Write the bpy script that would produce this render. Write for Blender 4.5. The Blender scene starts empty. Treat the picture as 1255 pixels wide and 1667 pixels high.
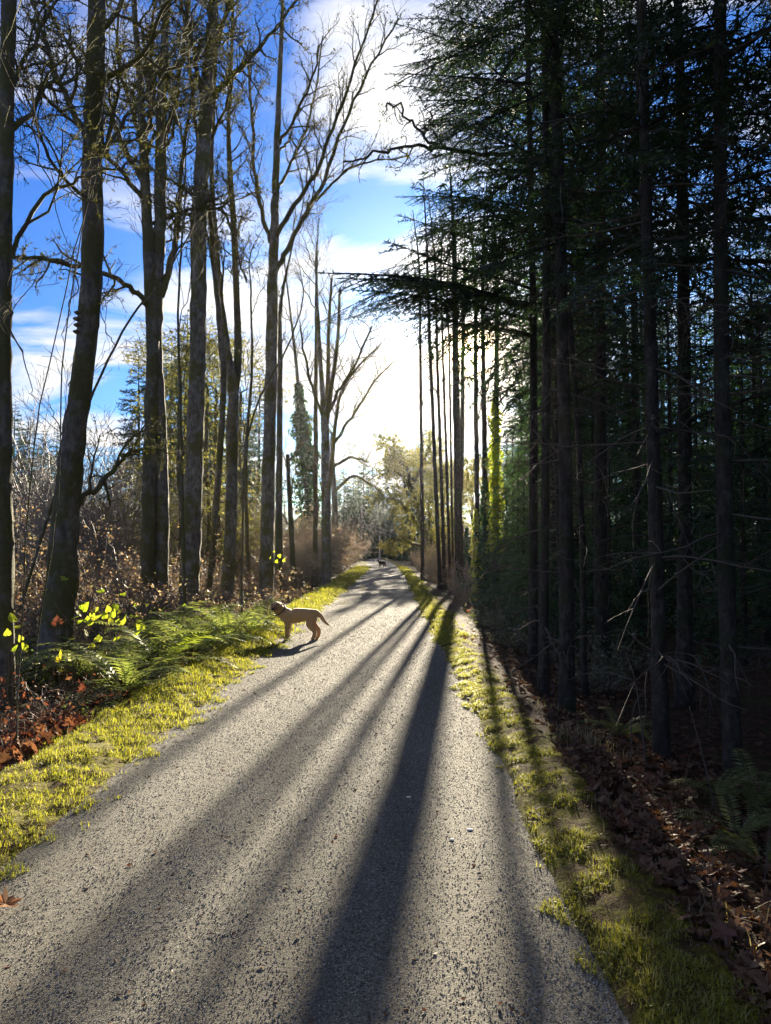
import bpy, math, random
import numpy as np
from mathutils import Vector, Matrix, Euler
R = math.radians
S = bpy.context.scene
COL = S.collection

# ------------------------------------------------------------------ camera
CAM_Z = 1.6
F = 1260.0                                   # focal length in photo pixels (photo 1255 x 1667)
PITCH, YAW = math.atan(56.5 / F), math.atan(12.5 / F)
cd = bpy.data.cameras.new('camera'); cam = bpy.data.objects.new('camera', cd); COL.objects.link(cam)
cd.sensor_fit = 'HORIZONTAL'; cd.sensor_width = 36; cd.lens = 36 * F / 1255; cd.clip_start = .05; cd.clip_end = 3000
cam.location = (0, 0, CAM_Z); cam.rotation_euler = (math.pi / 2 + PITCH, 0, YAW)
S.camera = cam
RM = np.array(Euler((math.pi / 2 + PITCH, 0, YAW)).to_matrix())

def ray(px, py):
    d = RM @ np.array([(px - 627.5) / F, (833.5 - py) / F, -1.0])
    return d / np.linalg.norm(d)
def P(px, py, D):                            # a point of the place at depth D (metres north of the camera)
    d = ray(px, py); return np.array([0, 0, CAM_Z]) + d * (D / d[1])

# ------------------------------------------------------------------ sun, sky, exposure
SUN = ray(765, 572)
SUN_EL = math.asin(SUN[2]); SUN_AZ = math.atan2(SUN[0], SUN[1])
sl = bpy.data.lights.new('sun', 'SUN'); sl.energy = 5.0; sl.angle = R(.53); sl.color = (1, .87, .66)
so = bpy.data.objects.new('sun', sl); COL.objects.link(so)
so.rotation_euler = Vector(SUN).to_track_quat('Z', 'Y').to_euler()
S.view_settings.view_transform = 'Standard'; S.view_settings.look = 'None'
S.view_settings.gamma = 1; S.view_settings.use_curve_mapping = False
S.view_settings.exposure = 2.55
S.render.engine = 'CYCLES'
cy = S.cycles
cy.max_bounces = 6; cy.diffuse_bounces = 3; cy.glossy_bounces = 2; cy.transmission_bounces = 3
cy.volume_bounces = 0; cy.transparent_max_bounces = 8; cy.use_denoising = True
cy.sample_clamp_indirect = 4; cy.caustics_reflective = False; cy.caustics_refractive = False

class NT:                                    # tiny node-tree helper
    def __init__(s, tree): s.t = tree; tree.nodes.clear()
    def n(s, kind, ins=None, **kw):
        nd = s.t.nodes.new(kind)
        for k, v in kw.items(): setattr(nd, k, v)
        for k, v in (ins or {}).items():
            if hasattr(v, 'is_output'): s.t.links.new(v, nd.inputs[k])
            else: nd.inputs[k].default_value = v
        return nd
    def math(s, op, a, b=0.0, c=0.0, clamp=False):
        return s.n('ShaderNodeMath', {0: a, 1: b, 2: c}, operation=op, use_clamp=clamp).outputs[0]
    def mix(s, fac, a, b, blend='MIX'):
        nd = s.n('ShaderNodeMix', data_type='RGBA', blend_type=blend)
        for i, v in ((0, fac), (6, a), (7, b)):
            if hasattr(v, 'is_output'): s.t.links.new(v, nd.inputs[i])
            else: nd.inputs[i].default_value = v if i == 0 else (*v[:3], 1)
        return nd.outputs[2]
    def ramp(s, fac, stops, interp='LINEAR'):
        nd = s.n('ShaderNodeValToRGB', {0: fac}); cr = nd.color_ramp; cr.interpolation = interp
        while len(cr.elements) < len(stops): cr.elements.new(.5)
        for e, (p, c) in zip(cr.elements, stops):
            e.position = p; e.color = (*c, 1) if hasattr(c, '__len__') else (c, c, c, 1)
        return nd.outputs[0]
    def noise(s, vec, scale, detail=4, rough=.55, dist=0.0):
        return s.n('ShaderNodeTexNoise', {'Vector': vec, 'Scale': scale, 'Detail': detail, 'Roughness': rough, 'Distortion': dist}).outputs['Fac']

W = bpy.data.worlds.new('World'); S.world = W; W.use_nodes = True
w = NT(W.node_tree)
sky = w.n('ShaderNodeTexSky', sky_type='NISHITA', sun_disc=False, sun_elevation=SUN_EL, sun_rotation=SUN_AZ,
          air_density=1.0, dust_density=.6, ozone_density=2.2)
dirv = w.n('ShaderNodeTexCoord').outputs['Generated']
sep = w.n('ShaderNodeSeparateXYZ', {0: dirv})
den = w.math('ADD', w.math('MAXIMUM', sep.outputs[2], 0.0), .16)
flat = w.n('ShaderNodeCombineXYZ', {0: w.math('DIVIDE', sep.outputs[0], den), 1: w.math('DIVIDE', sep.outputs[1], den), 2: .0}).outputs[0]
cn = w.noise(w.n('ShaderNodeVectorMath', {0: flat, 1: (.75, 1.35, 1)}, operation='MULTIPLY').outputs[0], 1.9, 8, .58, .55)
acc = w.math('MULTIPLY', w.math('SUBTRACT', cn, .5), 3.1)
def bump(px, py, deg, amp):
    global acc
    d = w.n('ShaderNodeVectorMath', {0: dirv, 1: tuple(ray(px, py))}, operation='DOT_PRODUCT').outputs['Value']
    g = w.math('EXPONENT', w.math('MULTIPLY', w.math('SUBTRACT', d, 1.0), 1 / R(deg) ** 2))
    acc = w.math('MULTIPLY_ADD', g, amp, acc)
for b in ((720, 640, 6.5, .56), (500, 500, 4.2, .40), (580, 195, 3.2, .34), (545, 40, 2.6, .30), (690, 180, 3.2, .34), (110, 650, 2.6, .28), (330, 440, 3.0, .12),
          (190, 250, 6, -.22), (600, 335, 3.0, -.55), (60, 330, 5, -.2), (480, 110, 2.6, -.32), (420, 280, 3.0, -.25), (640, 90, 2.0, -.2)): bump(*b)
mask = w.ramp(w.math('ADD', acc, .43, clamp=True), [(.30, 0), (.52, .40), (.85, 1)])
sund = w.n('ShaderNodeVectorMath', {0: dirv, 1: tuple(SUN)}, operation='DOT_PRODUCT').outputs['Value']
near = w.math('EXPONENT', w.math('MULTIPLY', w.math('SUBTRACT', sund, 1.0), 1 / R(19) ** 2))
disc = w.math('EXPONENT', w.math('MULTIPLY', w.math('SUBTRACT', sund, 1.0), 1 / R(.85) ** 2))
halo = w.math('EXPONENT', w.math('MULTIPLY', w.math('SUBTRACT', sund, 1.0), 1 / R(3.6) ** 2))
disc = w.math('MULTIPLY_ADD', halo, .05, disc)
blue = w.n('ShaderNodeHueSaturation', {'Saturation': 1.22, 'Value': .62, 'Color': sky.outputs[0]}).outputs[0]
blue = w.mix(1.0, blue, (.20, .43, .86), 'MULTIPLY')
cl_b = w.math('MULTIPLY_ADD', near, .9, 2.8)
cloud = w.n('ShaderNodeCombineXYZ', {0: cl_b, 1: cl_b, 2: w.math('MULTIPLY', cl_b, 1.03)}).outputs[0]
skyc = w.mix(mask, blue, cloud)
discc = w.n('ShaderNodeCombineXYZ', {0: w.math('MULTIPLY', disc, 90.), 1: w.math('MULTIPLY', disc, 62.), 2: w.math('MULTIPLY', disc, 30.)}).outputs[0]
skyc = w.mix(1.0, skyc, discc, 'ADD')
bg = w.n('ShaderNodeBackground', {'Color': skyc, 'Strength': .06})
w.t.links.new(bg.outputs[0], w.n('ShaderNodeOutputWorld').inputs[0])

# ------------------------------------------------------------------ mesh helpers
class MB:
    def __init__(s): s.v = []; s.t = []; s.q = []; s.n = 0
    def add(s, v, tris=None, quads=None):
        v = np.asarray(v, float).reshape(-1, 3)
        if tris is not None and len(tris): s.t.append(np.asarray(tris, np.int64) + s.n)
        if quads is not None and len(quads): s.q.append(np.asarray(quads, np.int64) + s.n)
        s.v.append(v); s.n += len(v)
    def tube(s, pts, rad, sides=5, lump=0.0, rng=None, cap=True):
        pts = np.asarray(pts, float); n = len(pts); rad = np.broadcast_to(np.asarray(rad, float), (n,))
        T = np.gradient(pts, axis=0); T /= np.linalg.norm(T, axis=1)[:, None] + 1e-9
        m = np.abs(T.mean(0)); ref = np.eye(3)[int(np.argmin(m))]
        N = np.cross(T, ref); N /= np.linalg.norm(N, axis=1)[:, None] + 1e-9
        B = np.cross(T, N)
        a = np.arange(sides) * 2 * math.pi / sides
        rr = np.repeat(rad[:, None], sides, 1)
        if lump and rng is not None:
            L = np.concatenate([[0], np.cumsum(np.linalg.norm(np.diff(pts, axis=0), axis=1))])[:, None]
            k = 0
            for f, am in ((1.3, 1), (3.1, .8), (7.3, .6), (14, .45)):
                for h in (1, 2, 3):
                    k = k + am * np.sin(L * f * rng.uniform(.7, 1.3) + a * h + rng.uniform(0, 6.3)) / 3
            rr = rr * (1 + lump * k) * (1 + lump * .5 * rng.normal(size=rr.shape))
        v = pts[:, None] + rr[..., None] * (np.cos(a)[None, :, None] * N[:, None] + np.sin(a)[None, :, None] * B[:, None])
        i = np.arange(n - 1)[:, None] * sides; j = np.arange(sides)[None]; j2 = (j + 1) % sides
        q = np.stack([i + j, i + j2, i + sides + j2, i + sides + j], -1).reshape(-1, 4)
        s.add(v, quads=q)
        if cap and sides > 4:
            k0 = s.n - sides; base = s.v[-1][-sides:]
            s.add(base.mean(0)[None]); c = s.n - 1
            s.t.append(np.array([[k0 + x, k0 + (x + 1) % sides, c] for x in range(sides)]))
    def box(s, c, d, rotz=0.0):
        x, y, z = np.array(d) / 2
        v = np.array([[a * x, b * y, e * z] for a in (-1, 1) for b in (-1, 1) for e in (-1, 1)])
        cz, sz = math.cos(rotz), math.sin(rotz)
        v = v @ np.array([[cz, sz, 0], [-sz, cz, 0], [0, 0, 1]]) + np.array(c)
        s.add(v, quads=[(0, 1, 3, 2), (4, 6, 7, 5), (0, 4, 5, 1), (2, 3, 7, 6), (0, 2, 6, 4), (1, 5, 7, 3)])
    def merge(s, v, tris, quads=None): s.add(v, tris, quads)
    def mesh(s, name, mat, smooth=True):
        me = bpy.data.meshes.new(name)
        if s.n:
            v = np.concatenate(s.v)
            t = np.concatenate(s.t) if s.t else np.zeros((0, 3), np.int64)
            q = np.concatenate(s.q) if s.q else np.zeros((0, 4), np.int64)
            me.vertices.add(len(v)); me.vertices.foreach_set('co', v.astype(np.float32).ravel())
            me.loops.add(len(t) * 3 + len(q) * 4)
            me.loops.foreach_set('vertex_index', np.concatenate([t.ravel(), q.ravel()]).astype(np.int32))
            me.polygons.add(len(t) + len(q))
            st = np.concatenate([np.arange(len(t)) * 3, len(t) * 3 + np.arange(len(q)) * 4]).astype(np.int32)
            me.polygons.foreach_set('loop_start', st)
            me.polygons.foreach_set('use_smooth', np.full(len(t) + len(q), smooth))
            me.update(calc_edges=True)
        if mat: me.materials.append(mat)
        return me
    def build(s, name, mat, parent=None, smooth=True, kind=None):
        return put(name, s.mesh(name, mat, smooth), parent, kind)

def put(name, me, parent=None, kind=None, loc=None, rot=None, sc=None):
    o = bpy.data.objects.new(name, me); COL.objects.link(o)
    if parent is not None: o.parent = parent
    if kind: o['kind'] = kind
    if loc is not None: o.location = tuple(loc)
    if rot is not None: o.rotation_euler = tuple(rot)
    if sc is not None: o.scale = (sc, sc, sc) if not hasattr(sc, '__len__') else tuple(sc)
    return o
def tag(o, label, cat, group=None):
    o['label'] = label; o['category'] = cat
    if group: o['group'] = group
    return o
def thing(name, label, cat, loc=(0, 0, 0), rotz=0.0, group=None, sc=None):
    o = put(name, None, loc=loc, rot=(0, 0, rotz), sc=sc); o.empty_display_size = .2
    return tag(o, label, cat, group)
def dup(root, loc, rotz, sc=1.0, label=None, group=None, tilt=(0, 0)):
    r = root.copy(); COL.objects.link(r); r.location = tuple(loc); r.rotation_euler = (tilt[0], tilt[1], rotz); r.scale = (sc, sc, sc)
    if label: r['label'] = label
    if group: r['group'] = group
    for ch in root.children:
        c = ch.copy(); COL.objects.link(c); c.parent = r
        for g in ch.children:
            e = g.copy(); COL.objects.link(e); e.parent = c
    return r
def rotm(x, y, z): return np.array(Euler((x, y, z)).to_matrix())
def unit(v): v = np.asarray(v, float); return v / (np.linalg.norm(v, axis=-1, keepdims=True) + 1e-9)
def resample(pts, n):
    pts = np.asarray(pts, float); k = len(pts)
    p = np.vstack([2 * pts[0] - pts[1], pts, 2 * pts[-1] - pts[-2]])
    out = []
    for u in np.linspace(0, k - 1 - 1e-6, n):
        i = int(u); t = u - i; a, b, c, d = p[i], p[i + 1], p[i + 2], p[i + 3]
        out.append(.5 * (2 * b + (c - a) * t + (2 * a - 5 * b + 4 * c - d) * t * t + (3 * b - a - 3 * c + d) * t ** 3))
    return np.array(out)

def snoise(x, y, seed=0.0):                   # smooth pseudo noise, about -1..1
    return (np.sin(x * 1.7 + y * 1.1 + seed) + np.sin(-x * 1.3 + y * 2.3 + seed * 1.7 + 1) + np.sin(x * 3.1 - y * 2.7 + seed * .6 + 2) * .6 + np.sin(x * 5.3 + y * 4.1 + seed * 2.1) * .4) / 3

# ------------------------------------------------------------------ materials
def newmat(name):
    m = bpy.data.materials.new(name); m.use_nodes = True
    return m, NT(m.node_tree)
def finish(nt, shader, disp=None):
    nt.t.links.new(shader, nt.n('ShaderNodeOutputMaterial').inputs[0])
def bark(name, dark, light, moss, moss_amt, lichen=.0, stretch=.35, bs=.7):
    m, t = newmat(name)
    co = t.n('ShaderNodeTexCoord').outputs['Object']
    st = t.n('ShaderNodeVectorMath', {0: co, 1: (1, 1, stretch)}, operation='MULTIPLY').outputs[0]
    a = t.noise(st, 16, 6, .65)
    c = t.mix(t.ramp(a, [(.34, 0), (.66, 1)]), dark, light)
    if lichen:
        l = t.noise(t.n('ShaderNodeVectorMath', {0: co, 1: (1, 1, .8)}, operation='MULTIPLY').outputs[0], 8.5, 6, .75)
        c = t.mix(t.math('MULTIPLY', t.ramp(l, [(.50, 0), (.66, 1)]), lichen), c, (.30, .295, .26))
    g = t.noise(co, 2.1, 5, .65)
    mo = t.ramp(g, [(.62 - moss_amt * .5, 0), (.70 - moss_amt * .5, 1)])
    mc = t.mix(t.noise(co, 22, 3), tuple(x * .55 for x in moss), tuple(x * 1.5 for x in moss))
    c = t.mix(t.math('MULTIPLY', mo, .92), c, mc)
    hgt = t.math('MULTIPLY_ADD', t.noise(st, 38, 5, .7), .6, a)
    b = t.n('ShaderNodeBump', {'Height': hgt, 'Strength': bs, 'Distance': .03}).outputs[0]
    bs_ = t.n('ShaderNodeBsdfPrincipled', {'Base Color': c, 'Roughness': .88, 'Normal': b, 'Specular IOR Level': .25})
    finish(t, bs_.outputs[0]); return m
def leaf(name, cols, trans=.45, gloss=.08, rough=.45, tmul=(1.25, 1.3, .6)):
    m, t = newmat(name)
    rnd = t.n('ShaderNodeNewGeometry').outputs['Random Per Island']
    oi = t.n('ShaderNodeObjectInfo').outputs['Random']
    r = t.math('FRACT', t.math('ADD', rnd, oi))
    k = len(cols)
    c = t.ramp(r, [((i + .5) / k, x) for i, x in enumerate(cols)])
    d = t.n('ShaderNodeBsdfDiffuse', {'Color': c}).outputs[0]
    tc = t.mix(1.0, c, tmul, 'MULTIPLY')
    tr = t.n('ShaderNodeBsdfTranslucent', {'Color': tc}).outputs[0]
    s = t.n('ShaderNodeMixShader', {0: trans, 1: d, 2: tr}).outputs[0]
    if gloss:
        g = t.n('ShaderNodeBsdfGlossy', {'Color': (.9, .9, .9, 1), 'Roughness': rough}).outputs[0]
        s = t.n('ShaderNodeMixShader', {0: gloss, 1: s, 2: g}).outputs[0]
    finish(t, s); return m
def plain(name, col, rough=.7, var=.3, scale=12, bs=.3):
    m, t = newmat(name)
    co = t.n('ShaderNodeTexCoord').outputs['Object']
    n_ = t.noise(co, scale, 4)
    c = t.mix(n_, tuple(x * (1 - var) for x in col), tuple(min(1, x * (1 + var)) for x in col))
    b = t.n('ShaderNodeBump', {'Height': n_, 'Strength': bs, 'Distance': .01}).outputs[0]
    finish(t, t.n('ShaderNodeBsdfPrincipled', {'Base Color': c, 'Roughness': rough, 'Normal': b, 'Specular IOR Level': .3}).outputs[0]); return m

M = {}
M['alder'] = bark('alder_bark', (.06, .052, .042), (.19, .175, .15), (.085, .085, .022), .28, .55)
M['maple'] = bark('maple_bark', (.05, .043, .035), (.155, .138, .112), (.075, .072, .022), .36, .32)
M['fir'] = bark('fir_bark', (.014, .012, .010), (.055, .045, .037), (.03, .034, .014), .22, .15, .3, 1.0)
M['branch'] = bark('branch_bark', (.045, .037, .026), (.12, .10, .07), (.10, .095, .025), .38, .0)
M['deadwood'] = plain('dead_wood', (.085, .07, .056), .85, .5, 20)
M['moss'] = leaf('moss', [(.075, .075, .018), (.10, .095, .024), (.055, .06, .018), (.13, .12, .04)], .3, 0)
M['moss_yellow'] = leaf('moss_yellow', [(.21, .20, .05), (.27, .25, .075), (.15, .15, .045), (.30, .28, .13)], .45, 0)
M['needle'] = leaf('needle', [(.018, .042, .022), (.026, .056, .024), (.035, .065, .022), (.02, .046, .03)], .30, .05, .4)
M['cedar'] = leaf('cedar', [(.035, .085, .028), (.055, .115, .032), (.045, .10, .04)], .38, .06, .4)
M['ivy'] = leaf('ivy', [(.018, .055, .014), (.03, .08, .018), (.045, .10, .02)], .28, .04, .4)
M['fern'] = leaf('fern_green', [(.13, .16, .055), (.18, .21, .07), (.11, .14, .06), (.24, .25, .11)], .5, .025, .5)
M['fern_lit'] = leaf('fern_sunlit_tint', [(.17, .21, .03), (.22, .26, .04)], .5, .02)  # sunlight put into the colour: a brighter, yellower copy of the fern green
M['grass'] = leaf('grass_blade', [(.20, .205, .03), (.26, .25, .035), (.31, .285, .045), (.13, .155, .025), (.32, .28, .10)], .55, .03)
M['straw'] = leaf('straw', [(.27, .22, .12), (.34, .28, .16), (.20, .16, .09)], .4, .04)
M['leaf_red'] = leaf('leaf_red', [(.13, .05, .028), (.18, .075, .038), (.09, .038, .024), (.22, .12, .06), (.15, .08, .045)], .38, .02, .5, (1.1, .85, .65))
M['leaf_brown'] = leaf('leaf_brown', [(.085, .042, .022), (.13, .068, .035), (.06, .034, .022), (.18, .11, .06), (.11, .05, .03)], .25, .025, .5, (1, .9, .7))
M['leaf_lime'] = leaf('leaf_lime', [(.25, .32, .03), (.31, .36, .04), (.34, .34, .05)], .55, .02)
M['leaf_yellow'] = leaf('leaf_yellow', [(.40, .32, .035)], .5, .015)
M['bramble_leaf'] = leaf('bramble_leaf', [(.24, .18, .105), (.17, .12, .075), (.30, .24, .14), (.20, .195, .08), (.22, .13, .085)], .5, .07, .4, (1.1, 1, .8))
M['bramble_green'] = leaf('bramble_green', [(.06, .085, .03), (.09, .11, .035), (.14, .13, .05), (.05, .065, .028)], .42, .10, .4)
M['twig'] = plain('twig_bark', (.15, .11, .08), .62, .5, 15)
M['twig_pale'] = plain('twig_pale_bark', (.28, .22, .16), .6, .4, 15)
M['twig_grey'] = plain('twig_grey_bark', (.19, .165, .14), .6, .5, 15)
M['pole'] = plain('weathered_pole', (.20, .195, .185), .8, .2, 8)

def ground_mat():
    m, t = newmat('forest_floor')
    co = t.n('ShaderNodeTexCoord').outputs['Object']
    a = t.noise(co, 1.3, 6, .6); b = t.noise(co, 14, 5, .7)
    c = t.mix(t.ramp(b, [(.35, 0), (.65, 1)]), (.030, .019, .013), (.105, .065, .042))
    c = t.mix(t.ramp(a, [(.50, 0), (.66, .8)]), c, (.065, .075, .022))
    bm = t.n('ShaderNodeBump', {'Height': b, 'Strength': .9, 'Distance': .06}).outputs[0]
    finish(t, t.n('ShaderNodeBsdfPrincipled', {'Base Color': c, 'Roughness': .95, 'Normal': bm, 'Specular IOR Level': .1}).outputs[0]); return m
def path_mat():
    m, t = newmat('gravel_path')
    co = t.n('ShaderNodeTexCoord').outputs['Object']
    v = t.n('ShaderNodeTexVoronoi', {'Vector': co, 'Scale': 150.0, 'Randomness': 1.0})
    g = t.n('ShaderNodeSeparateColor', {0: v.outputs['Color']}).outputs[0]
    v2 = t.n('ShaderNodeTexVoronoi', {'Vector': co, 'Scale': 85.0, 'Randomness': 1.0})
    g2 = t.n('ShaderNodeSeparateColor', {0: v2.outputs['Color']}).outputs[1]
    big = t.noise(co, .9, 5, .6)
    c = t.ramp(t.math('MULTIPLY_ADD', g2, .35, t.math('MULTIPLY', g, .65)), [(.08, (.03, .029, .026)), (.3, (.105, .101, .088)), (.55, (.225, .215, .185)), (.8, (.31, .297, .255)), (1, (.45, .435, .385))])
    c = t.mix(t.ramp(big, [(.35, 0), (.7, .6)]), c, (.13, .12, .095))
    wet = t.noise(t.n('ShaderNodeVectorMath', {0: co, 1: (2.2, .22, 1)}, operation='MULTIPLY').outputs[0], 1.2, 4, .55)
    c = t.mix(t.ramp(wet, [(.42, 0), (.62, .62)]), c, (.115, .107, .088))
    h = t.math('MULTIPLY_ADD', t.noise(co, 120, 4, .7), 1.0, t.math('MULTIPLY', v.outputs['Distance'], -.35))
    h = t.math('MULTIPLY_ADD', t.noise(co, 30, 5, .65), .7, h)
    bm = t.n('ShaderNodeBump', {'Height': h, 'Strength': 1.0, 'Distance': .019}).outputs[0]
    finish(t, t.n('ShaderNodeBsdfPrincipled', {'Base Color': c, 'Roughness': .9, 'Normal': bm, 'Specular IOR Level': .12}).outputs[0]); return m
def verge_mat(name='mossy_verge', lo=.40, hi=.58):
    m, t = newmat(name)
    co = t.n('ShaderNodeTexCoord').outputs['Object']
    a = t.noise(co, 6, 6, .65); b = t.noise(co, 45, 4, .7)
    c = t.mix(t.ramp(a, [(lo, 0), (hi, 1)]), (.10, .06, .028), (.24, .225, .022))
    c = t.mix(t.ramp(b, [(.35, .8), (.6, 0)]), c, (.035, .03, .012))
    bm = t.n('ShaderNodeBump', {'Height': t.math('ADD', a, b), 'Strength': 1.0, 'Distance': .05}).outputs[0]
    finish(t, t.n('ShaderNodeBsdfPrincipled', {'Base Color': c, 'Roughness': .95, 'Normal': bm, 'Specular IOR Level': .1}).outputs[0]); return m
def stone_mat():
    m, t = newmat('gravel_stone')
    r = t.n('ShaderNodeNewGeometry').outputs['Random Per Island']
    c = t.ramp(r, [(0, (.10, .096, .085)), (.35, (.22, .21, .185)), (.7, (.34, .325, .28)), (.95, (.47, .45, .39)), (1, (.58, .56, .5))])
    finish(t, t.n('ShaderNodeBsdfPrincipled', {'Base Color': c, 'Roughness': .85, 'Specular IOR Level': .15}).outputs[0]); return m

# ------------------------------------------------------------------ ground, path, verges
def path_c(y): return -.55 - .0006 * np.maximum(0, y - 40) ** 2
def path_l(y): return path_c(y) - 1.36 + .0035 * np.clip(y, 0, 60) + .07 * snoise(y * 1.3, y * .4, 1)
def path_r(y): return path_c(y) + 1.32 - .0035 * np.clip(y, 0, 60) + .06 * snoise(y * 1.5, y * .3, 5)
def height(x, y):
    x = np.asarray(x, float); y = np.asarray(y, float); c = path_c(y); u = x - c
    z = .025 * snoise(x * 1.2, y * 1.2) + .012 * snoise(x * 4, y * 4, 3)
    z = z * np.clip((np.abs(u) - 1.1) / .6, 0, 1)
    z = z - .035 * np.clip(1 - (np.abs(u) - 1.5) / .5, 0, 1)
    z = z + .06 * np.exp(-((np.abs(u) - 1.75) / .35) ** 2)
    z = z - .16 * np.clip((-u - 2.1) / .9, 0, 1) + .25 * np.clip((-u - 3.6) / 3, 0, 1)
    z = z - .30 * np.clip((u - 2.0) / 1.2, 0, 1) + .25 * np.clip((u - 4) / 3, 0, 1)
    far = np.clip((-x - 16) / 60, 0, 1); z = z + 10 * far * far * np.clip((y + 10) / 50, 0, 1)      # wooded slope on the left
    z = z + 5 * np.clip((y - 95) / 150, 0, 1) ** 1.5
    return z
def h(x, y): return float(height(x, y))
def at_ground(px, py):
    d = ray(px, py); t = CAM_Z / -d[2]
    return np.array([d[0] * t, d[1] * t, 0.])

def axis(lo, hi, fine, step0, grow):
    a = [0.0]; st = step0
    while a[-1] < hi:
        st = step0 if a[-1] < fine else st * grow
        a.append(a[-1] + st)
    b = [0.0]; st = step0
    while b[-1] > lo:
        st = step0 if b[-1] > -fine else st * grow
        b.append(b[-1] - st)
    return np.array(b[:0:-1] + a)
def sheet(xs, ys, zf):
    X, Y = np.meshgrid(xs, ys); Z = zf(X, Y)
    n, m_ = X.shape; i = np.arange(n - 1)[:, None] * m_; j = np.arange(m_ - 1)[None]
    q = np.stack([i + j, i + j + 1, i + m_ + j + 1, i + m_ + j], -1).reshape(-1, 4)
    mb = MB(); mb.add(np.stack([X, Y, Z], -1), quads=q); return mb
xs = axis(-190, 190, 5, .2, 1.13); xs = xs[(xs > -215) & (xs < 215)]
ys = axis(-60, 420, 16, .25, 1.09); ys = ys[(ys > -75) & (ys < 430)]
sheet(xs, ys, height).build('ground', ground_mat(), kind='structure')
MV = verge_mat()
def strip(name, mat, lf, rf, n, ny, zoff):
    yy = np.concatenate([np.linspace(-6, 20, ny), np.linspace(20, 106, ny)[1:]])
    u = np.linspace(0, 1, n)
    X = lf(yy)[:, None] * (1 - u) + rf(yy)[:, None] * u; Y = np.repeat(yy[:, None], n, 1)
    Z = zoff(X, Y, u)
    i = np.arange(len(yy) - 1)[:, None] * n; j = np.arange(n - 1)[None]
    q = np.stack([i + j, i + j + 1, i + n + j + 1, i + n + j], -1).reshape(-1, 4)
    mb = MB(); mb.add(np.stack([X, Y, Z], -1), quads=q); return mb.build(name, mat, kind='structure')
def path_z(x, y): return .006 + .022 * np.clip(1 - ((x - path_c(y)) / 1.5) ** 2, 0, 1) + .006 * snoise(x * 3, y * 2.2, 4)
strip('path', path_mat(), lambda y: path_c(y) - 1.62, lambda y: path_c(y) + 1.62, 24, 220, lambda X, Y, u: path_z(X, Y))
def verge_z(X, Y, u): return np.maximum(height(X, Y), path_z(X, Y) * (np.abs(X - path_c(Y)) < 1.66)) + .018 + .028 * np.sin(np.pi * u) + .012 * snoise(X * 9, Y * 9, 2) + .013 * snoise(X * 23 + snoise(X * 5, Y * 5), Y * 19, 6) + .006 * snoise(X * 47, Y * 41, 3) - .05 * (1 - np.sin(np.pi * u)) ** 6
def vl_out(y): return path_c(y) - 2.15 + .16 * snoise(y * .9, y * .2, 9) - .1 * np.clip((y - 3) / 10, 0, 1)
def vr_out(y): return path_c(y) + 1.86 + .10 * snoise(y * .8, y * .3, 11)
strip('verge', MV, vl_out, path_l, 24, 480, verge_z)
strip('verge', verge_mat('leafy_verge', .42, .60), path_r, vr_out, 22, 420, verge_z)

# air: one closed box of thin haze round everything
hz = MB(); hz.box((0, 180, 12.7), (480, 520, 28.6)); hzo = hz.build('haze', None, kind='stuff', smooth=False)
hm, ht = newmat('haze_air')
pv = ht.n('ShaderNodeVolumePrincipled', {'Color': (.93, .96, 1, 1), 'Density': .00008, 'Anisotropy': .83})
ht.t.links.new(pv.outputs[0], ht.n('ShaderNodeOutputMaterial').inputs['Volume'])
hzo.data.materials.append(hm)
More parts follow.
